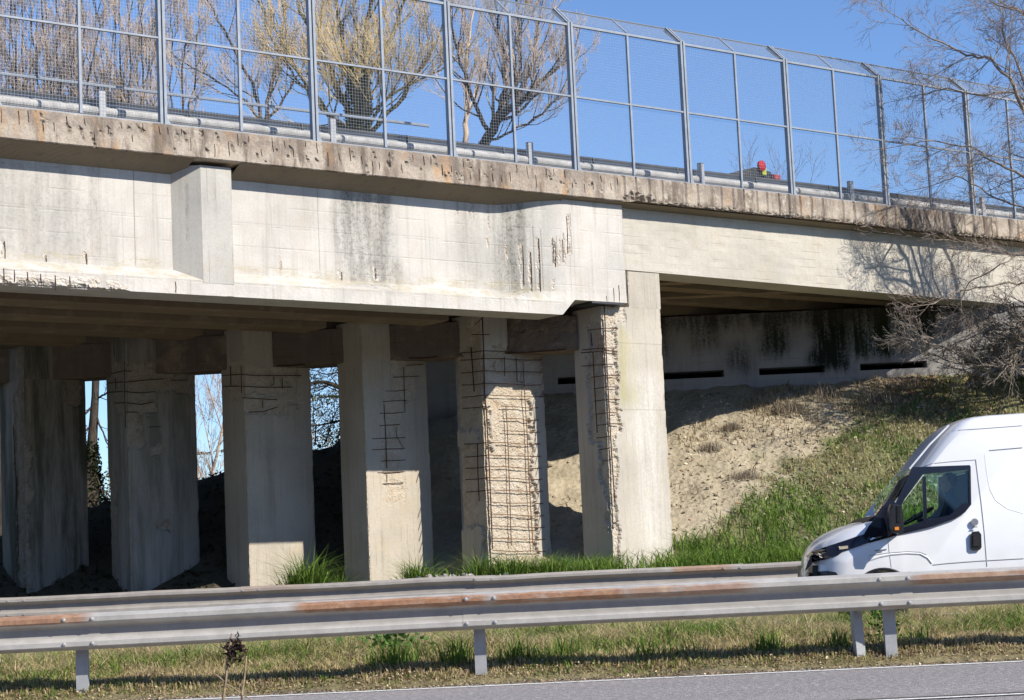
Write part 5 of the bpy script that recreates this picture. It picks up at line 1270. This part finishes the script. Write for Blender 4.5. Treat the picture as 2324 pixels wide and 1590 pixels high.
# windscreen hole: slanted prism through the raked front
a_, b_ = Vc(700, 1050), Vc(1080, 560); dxs = (b_[0] - a_[0], b_[1] - a_[1]); ln = math.hypot(*dxs); nx_, nz_ = dxs[1] / ln, -dxs[0] / ln
ws = [(a_[0] + dxs[0] * t + nx_ * s, a_[1] + dxs[1] * t + nz_ * s) for t, s in ((.10, -.25), (.97, -.25), (.97, .30), (.10, .30))]
modcut(body, prism(ws, .22, VW - .22))
for p in body.data.polygons: p.use_smooth = True
body.data.set_sharp_from_angle(angle=R(32))
# glass
def side_panel(poly, y, th, name, mat, parent=van, both=False):
    o_ = None
    for sgn in ((0, 1) if both else (0,)):
        m = MB(); f0, f1 = [], []
        for (x, z) in poly:
            t_ = y + side_tum(z)
            yy = t_ if not sgn else VW - t_
            s_ = 1 if not sgn else -1
            f0.append((x, yy, z)); f1.append((x, yy + th * s_, z))
        m.rings([f0, f1]); o_ = m.build(name, mat, parent); fixn(o_)
    return o_
g1 = [V(990, 1130), V(990, 905), V(1010, 825), V(1150, 650), V(1160, 1080)]
side_panel(win, .022, .006, 'side_window', M['glass'], both=True)
m = MB(); wsp = [(a_[0] + dxs[0] * t + nx_ * .02, a_[1] + dxs[1] * t + nz_ * .02) for t in (.08, .98)]
m.grid([[(wsp[0][0] + .03 + .10 * abs(u) ** 2.5, VW / 2 + u * (VW / 2 - .20), wsp[0][1]) for u in np.linspace(-1, 1, 9)], [(wsp[1][0] + .03 + .10 * abs(u) ** 2.5, VW / 2 + u * (VW / 2 - .24), wsp[1][1]) for u in np.linspace(-1, 1, 9)]]); m.build('windscreen', M['glass'], van)
# black surround: a frame band round the opening
def frame_band(outer, inner, y, th, name, mat):
    m = MB(); n_ = len(outer); fo = lambda P, dy: [(x, y + side_tum(z) + dy, z) for x, z in P]
    A1, B1, A2, B2 = fo(outer, 0), fo(inner, 0), fo(outer, th), fo(inner, th); b0 = 0
    m.v = [tuple(v) for v in A1 + B1 + A2 + B2]
    for i in range(n_):
        j = (i + 1) % n_; m.f += [(i, j, n_ + j, n_ + i), (2 * n_ + i, 3 * n_ + i, 3 * n_ + j, 2 * n_ + j), (i, 2 * n_ + i, 2 * n_ + j, j), (n_ + i, n_ + j, 3 * n_ + j, 3 * n_ + i)]
    o = m.build(name, mat, van); fixn(o); return o
outer = [V(975, 1185), V(905, 1000), V(960, 880), V(1115, 550), V(1650, 530), V(1660, 545), V(1660, 900), V(1600, 975), V(1500, 1035), V(1300, 1105)]
inner = [V(1005, 1120), V(1000, 920), V(1040, 850), V(1215, 615), V(1630, 572), V(1640, 580), V(1640, 885), V(1580, 895), V(1460, 1000), V(1255, 1040)]
frame_band(outer, inner, -.004, .03, 'window_surround', M['black_gloss'])
prb = [V(1205, 640), V(1240, 632), V(1245, 1060), V(1212, 1072)]; side_panel(prb, -.006, .03, 'window_pillar', M['black_gloss'])
# dark quarter behind the mirror running down to the lamp, lamp unit
side_panel([V(700, 1100), V(905, 850), V(975, 900), V(990, 1160), V(960, 1190), V(700, 1262), V(640, 1200)], -.006, .02, 'mirror_quarter', M['black_gloss'])
def curved_panel(poly, off, th, name, mat, sub=1):
    """panel that follows the rounded nose of the body"""
    m = MB(); xmin = min(p[0] for p in outline); f0, f1 = [], []
    for (x, z) in poly:
        e = sst(xmin + .95, xmin, x); yy = -off + e ** 1.5 * .30 + side_tum(z)
        f0.append((x, yy, z)); f1.append((x, yy + th, z))
    m.rings([f0, f1]); o = m.build(name, mat, van); fixn(o); return o
xs_ = np.linspace(0, 1, 8); up = [V(150, 1440), V(180, 1380), V(240, 1345), V(340, 1300), V(460, 1255), V(580, 1210), V(640, 1190), V(700, 1165)]; dn = [V(120, 1530), V(190, 1455), V(260, 1430), V(330, 1410), V(415, 1380), V(470, 1340), V(640, 1280), V(720, 1255)]
hl = up + dn[::-1]
# place the lamp by ray against the body surface
dg = bpy.context.evaluated_depsgraph_get(); dg.update()
def on_body(x, z, back=.004):
    ok, p, nrm, _ = body.ray_cast(Vector((x, -1, z)), Vector((0, 1, 0)))
    return p + nrm * back if ok else Vector((x, .2, z))
def conform(up, dn, name, mat, off=.006, nseg=14, rows=4, parent=van, th=.012):
    def samp(L_, t): f = t * (len(L_) - 1); i = min(len(L_) - 2, int(f)); u = f - i; return (L_[i][0] + (L_[i + 1][0] - L_[i][0]) * u, L_[i][1] + (L_[i + 1][1] - L_[i][1]) * u)
    P = []
    for i in range(nseg + 1):
        a = samp(up, i / nseg); b = samp(dn, i / nseg); P.append([on_body(a[0] + (b[0] - a[0]) * j / rows, a[1] + (b[1] - a[1]) * j / rows, off) for j in range(rows + 1)])
    m = MB(); m.grid(P); o = m.build(name, mat, parent); md = o.modifiers.new('solid', 'SOLIDIFY'); md.thickness = th; md.offset = 0; return o
hl_ = conform(up, dn, 'headlight', M['black_gloss'], .012)
conform([V(215, 1385), V(300, 1350)], [V(225, 1430), V(305, 1400)], 'lamp_reflector', M['chrome'], .020, 4, 2)
conform([V(440, 1300), V(515, 1290)], [V(440, 1330), V(515, 1320)], 'side_marker', flat('pale_lens', (.5, .42, .3), .3), .020, 3, 2)
conform([V(700, 1222), V(820, 1190)], [V(705, 1238), V(822, 1206)], 'badge', M['chrome'], .010, 4, 2)
conform([V(755, 1328), V(865, 1315)], [V(755, 1336), V(865, 1323)], 'badge', M['steel_rim'], .004, 3, 1); conform([V(780, 1342), V(825, 1336)], [V(780, 1348), V(825, 1342)], 'badge', M['steel_rim'], .004, 3, 1)
# seams and mouldings
seam = flat('seam_grey', (.36, .37, .39), .6)
def line(pts, w, name='seam', mat=seam, off=.002):
    P = [V(*p) for p in pts]; Q = []
    for i in range(len(P) - 1):
        for t in np.linspace(0, 1, 7)[:-1 if i < len(P) - 2 else None]: Q.append((P[i][0] + (P[i + 1][0] - P[i][0]) * t, P[i][1] + (P[i + 1][1] - P[i][1]) * t))
    MB().tube([on_body(x, z, off) for x, z in Q], w, 5).build(name, mat, van)
line([(1710, 480), (1735, 700), (1760, 900), (1785, 1160), (1800, 1390), (1806, 1480)], .005)
line([(880, 1240), (890, 1340), (910, 1490)], .003); line([(1240, 540), (1300, 515), (1500, 495), (1710, 480)], .004)
line([(1300, 1465), (1420, 1452), (1700, 1430), (2149, 1405)], .006); line([(1840, 392), (2000, 378), (2149, 365)], .006)
line([(700, 1380), (880, 1352), (1050, 1340), (1180, 1345), (1240, 1370)], .004); line([(1510, 205), (1800, 185), (2149, 158)], .004)
line([(705, 1420), (800, 1388), (900, 1368), (1050, 1356), (1180, 1362), (1250, 1400), (1290, 1450)], .013, 'arch_flare', M['white_paint'], .0)
wl = flat('white_edge', (.82, .83, .85), .3)
line([(1795, 430), (1810, 600), (1840, 760), (1890, 860), (2000, 940), (2149, 985)], .010, 'panel_highlight', wl, -.006)  # white strip drawn as the highlight along the side panel
line([(1480, 150), (1300, 330), (1110, 560)], .012, 'pillar_edge', wl, -.002)
# arch flare: darker lip over the wheel
m = MB(); pts = [(fx + (AR + .02) * cos(a), -.012, WZ + (AR + .02) * sin(a)) for a in np.linspace(R(10), R(170), 18)]; m.tube([(x, on_body(x, z + .05).y - .004, z) for x, y, z in pts], .02, 6); m.build('arch_lip', M['black_plastic'], van)
conform([V(165, 1545), V(240, 1530), V(330, 1522), V(400, 1535)], [V(150, 1600), V(240, 1600), V(330, 1600), V(440, 1600)], 'bumper_insert', M['black_plastic'], .008, 6, 2)
# wipers and cowl
for dx in (0, .10):
    p0v = Vc(690, 1060); p1v = Vc(985, 700); MB().tube([(p0v[0] + dx, .35, p0v[1] + .02), (p1v[0] + dx - .04, .6 + dx, p1v[1] + .03)], .012, 5).build('wiper', M['black_plastic'], van)
side_panel([Vc(575, 1082), Vc(640, 1045), Vc(700, 1015), Vc(730, 1060), Vc(720, 1090)], .30, 1.3, 'cowl', M['black_plastic'])
# door handle, filler lock
hp = [V(1668, 1155), V(1725, 1150), V(1748, 1180), V(1752, 1300), V(1735, 1325), V(1668, 1330), V(1648, 1310), V(1650, 1180)]
h_ = side_panel(hp, -.010, .02, 'door_handle', M['black_plastic'])
side_panel([V(1670, 1190), V(1730, 1188), V(1732, 1290), V(1672, 1292)], -.022, .012, 'handle_grip', M['rubber'], h_)
lk = [(V(1690, 1065)[0] + .045 * cos(a), V(1690, 1065)[1] + .045 * sin(a)) for a in np.linspace(0, 2 * pi, 14, endpoint=False)]; side_panel(lk, -.004, .01, 'lock', M['steel_rim'])
side_panel([V(1672, 1108), V(1712, 1106), V(1712, 1114), V(1672, 1116)], -.006, .01, 'lock_mark', M['bearing'])
# mirror
mir = MB(); MY = -.26
prof = [V(868, 905), V(945, 912), V(962, 1000), V(968, 1140), V(950, 1170), V(870, 1168), V(852, 1130), V(850, 960)]
mir.rings([[(x + .02, MY - .05, z - .01) for x, z in prof], [(x, MY - .02, z) for x, z in prof], [(x, MY + .10, z) for x, z in prof], [(x + .01, MY + .16, z) for x, z in prof]]); mr = mir.build('mirror', M['black_plastic'], van)
MB().tube([(V(930, 1150)[0], MY + .1, V(930, 1150)[1]), (V(950, 1165)[0] + .03, .02, V(950, 1165)[1])], .03, 6).build('mirror_arm', M['black_plastic'], mr)
def mp_(poly, name, mat):
    m = MB(); m.rings([[(x, MY - .062, z) for x, z in poly], [(x, MY - .03, z) for x, z in poly]]); o = m.build(name, mat, mr); fixn(o)
mp_([V(915, 920), V(940, 922), V(950, 1070), V(918, 1072)], 'mirror_glint', M['chrome']); mp_([V(895, 1118), V(932, 1114), V(935, 1144), V(896, 1146)], 'indicator', M['amber'])
# wheels
for cx in (fx, rx):
    for (yy, s) in ((.12, 1), (VW - .12, -1)):
        w = MB(); n_ = 28; rg = [[(cx + r_ * cos(t), yy + o_ * s, WZ + r_ * sin(t)) for t in np.linspace(0, 2 * pi, n_, endpoint=False)] for r_, o_ in ((.19, .0), (.31, .0), (.335, .03), (.335, .19), (.31, .22), (.19, .22))]
        w.rings(rg); wh = w.build('wheel', M['rubber'], van)
        m = MB(); m.rings([[(cx + r_ * cos(t), yy + o_ * s, WZ + r_ * sin(t)) for t in np.linspace(0, 2 * pi, n_, endpoint=False)] for r_, o_ in ((.205, .005), (.17, .05), (.08, .06), (.07, .02), (.01, .02))]); m.build('rim', M['steel_rim'], wh)
        w2 = MB(); w2.rings([[(cx + .36 * cos(t), yy + o_ * s, WZ + .36 * sin(t)) for t in np.linspace(0, pi, 16)] + [(cx - .36, yy + o_ * s, .30), (cx + .36, yy + o_ * s, .30)] for o_ in (.24, .26)]); o = w2.build('wheel_well', M['black_plastic'], van); fixn(o)
# fill behind arches, inside floor
side_panel([Vc(112, 1590), Vc(112, 1470), Vc(160, 1470), Vc(160, 1620)], .30, 1.3, 'grille', M['black_plastic'])
# cab interior
sx = V(1475, 900)[0] - .12
for yy in (.28, 1.15):
    MB().cbox(sx - .1, sx + .42, yy, yy + .5, .80, 1.12, .04).build('seat', M['seat'], van)
    m = MB(); m.rings([[(sx + .36, yy, 1.10), (sx + .50, yy, 1.10), (sx + .50, yy + .5, 1.10), (sx + .36, yy + .5, 1.10)], [(sx + .46, yy + .02, 1.72), (sx + .58, yy + .02, 1.72), (sx + .58, yy + .48, 1.72), (sx + .46, yy + .48, 1.72)]]); s_ = m.build('seat_back', M['seat'], van)
    MB().cbox(sx + .46, sx + .58, yy + .12, yy + .38, 1.75, 1.96, .03).build('headrest', M['seat'], van)
MB().box(bx - .03, bx + .01, .14, VW - .14, .7, V(1100, 590)[1] - .04).build('bulkhead', M['seat'], van)
dsh = V(830, 1100)[0]; MB().cbox(dsh, dsh + .42, .14, VW - .14, 1.0, V(830, 1020)[1] - .22, .05).build('dashboard', M['black_plastic'], van)
ctr = Vector((sx - .20, .53, V(1070, 960)[1] - .06)); axx = Vector((-.45, 0, .9)).normalized(); e1 = Vector((0, 1, 0)); e2 = axx.cross(e1)
MB().tube([ctr + (e1 * cos(t) + e2 * sin(t)) * .21 for t in np.linspace(0, 2 * pi, 21)], .017, 6).build('steering_wheel', M['black_plastic'], van)
# driver
def driver():
    z0 = atY(2160, 1096, VY + .53).z - .71; X_ = VX0 + sx + .25; Yd = VY + .53
    t = empty('person', (X_, Yd, z0), 0, 'driver in a dark jacket sitting at the wheel of the van', 'person')
    V_ = [(0, 0, .02), (0, 0, .22), (-.01, 0, .42), (-.02, 0, .52), (-.035, 0, .60), (-.055, 0, .70), (-.05, 0, .80),
          (0, -.19, .46), (-.10, -.24, .26), (-.34, -.17, .22), (-.43, -.13, .27), (0, .19, .46), (-.10, .24, .26), (-.34, .17, .22), (-.43, .13, .27),
          (-.22, -.11, .03), (-.50, -.12, .06), (-.22, .11, .03), (-.50, .12, .06), (-.53, -.12, -.22), (-.53, .12, -.22)]
    E_ = [(0, 1), (1, 2), (2, 3), (3, 4), (4, 5), (5, 6), (2, 7), (7, 8), (8, 9), (9, 10), (2, 11), (11, 12), (12, 13), (13, 14), (0, 15), (15, 16), (0, 17), (17, 18), (16, 19), (18, 20)]
    rad = [(.16, .13), (.16, .12), (.15, .11), (.07, .07), (.055, .055), (.085, .10), (.075, .085), (.06, .06), (.045, .045), (.035, .035), (.03, .045), (.06, .06), (.045, .045), (.035, .035), (.03, .045), (.08, .08), (.065, .065), (.08, .08), (.065, .065), (.05, .05), (.05, .05)]
    me = bpy.data.meshes.new('body'); me.from_pydata(V_, E_, []); o = bpy.data.objects.new('body', me); COL.objects.link(o); o.parent = t
    md = o.modifiers.new('skin', 'SKIN'); me.skin_vertices if me.skin_vertices else None
    dg = bpy.context.evaluated_depsgraph_get(); dg.update()
    if not me.skin_vertices:
        b2 = bmesh.new(); b2.from_mesh(me); b2.verts.layers.skin.verify(); b2.to_mesh(me); b2.free()
    for i, sv in enumerate(me.skin_vertices[0].data): sv.radius = rad[i]; sv.use_root = (i == 0)
    o.modifiers.new('sub', 'SUBSURF').levels = 2; o.modifiers['sub'].render_levels = 2
    me.materials.append(M['shirt'])
    hd = MB(); rg = []
    for (zz_, rx_, ry_, ox) in ((.585, .035, .035, -.055), (.60, .06, .055, -.06), (.64, .078, .068, -.055), (.69, .092, .078, -.045), (.735, .095, .08, -.04), (.78, .085, .073, -.035), (.81, .06, .05, -.035), (.825, .02, .02, -.035)):
        rg.append([(ox + rx_ * cos(a) * (1.0 if cos(a) > -.8 else 1.04), ry_ * sin(a), zz_) for a in np.linspace(0, 2 * pi, 16, endpoint=False)])
    hd.rings(rg); h = hd.build('face', M['skin'], t, smooth=True)
    MB().rings([[(-.135, -.014, .665), (-.135, .014, .665), (-.125, .01, .72), (-.125, -.01, .72)], [(-.165, -.008, .672), (-.165, .008, .672), (-.14, .006, .71), (-.14, -.006, .71)]]).build('nose', M['skin'], t)
    hr = MB(); rg = []
    for (zz_, k_) in ((.66, .3), (.70, .75), (.74, 1.), (.78, 1.), (.815, .8), (.835, .3)):
        rr_ = {.66: .07, .70: .085, .74: .097, .78: .09, .815: .068, .835: .03}[zz_]
        rg.append([(-.018 + rr_ * cos(a) * (1 if cos(a) > 0 else (.75 if zz_ < .79 else 1.05)), rr_ * .92 * sin(a), zz_) for a in np.linspace(0, 2 * pi, 16, endpoint=False)])
    hr.rings(rg); hr.build('hair', M['hair'], t, smooth=True)
    for sg in (-1, 1):
        for kf in range(4):
            MB().tube([(-.43, sg * .13, .27 + .018 * kf), (-.475, sg * .13, .275 + .018 * kf), (-.49, sg * (.115), .27 + .018 * kf), (-.47, sg * .10, .265 + .018 * kf)], [.011, .010, .009, .008], 6).build('finger', M['skin'], t)
        MB().tube([(-.42, sg * .125, .30), (-.44, sg * .095, .33), (-.46, sg * .09, .34)], [.012, .011, .009], 6).build('thumb', M['skin'], t)
driver()
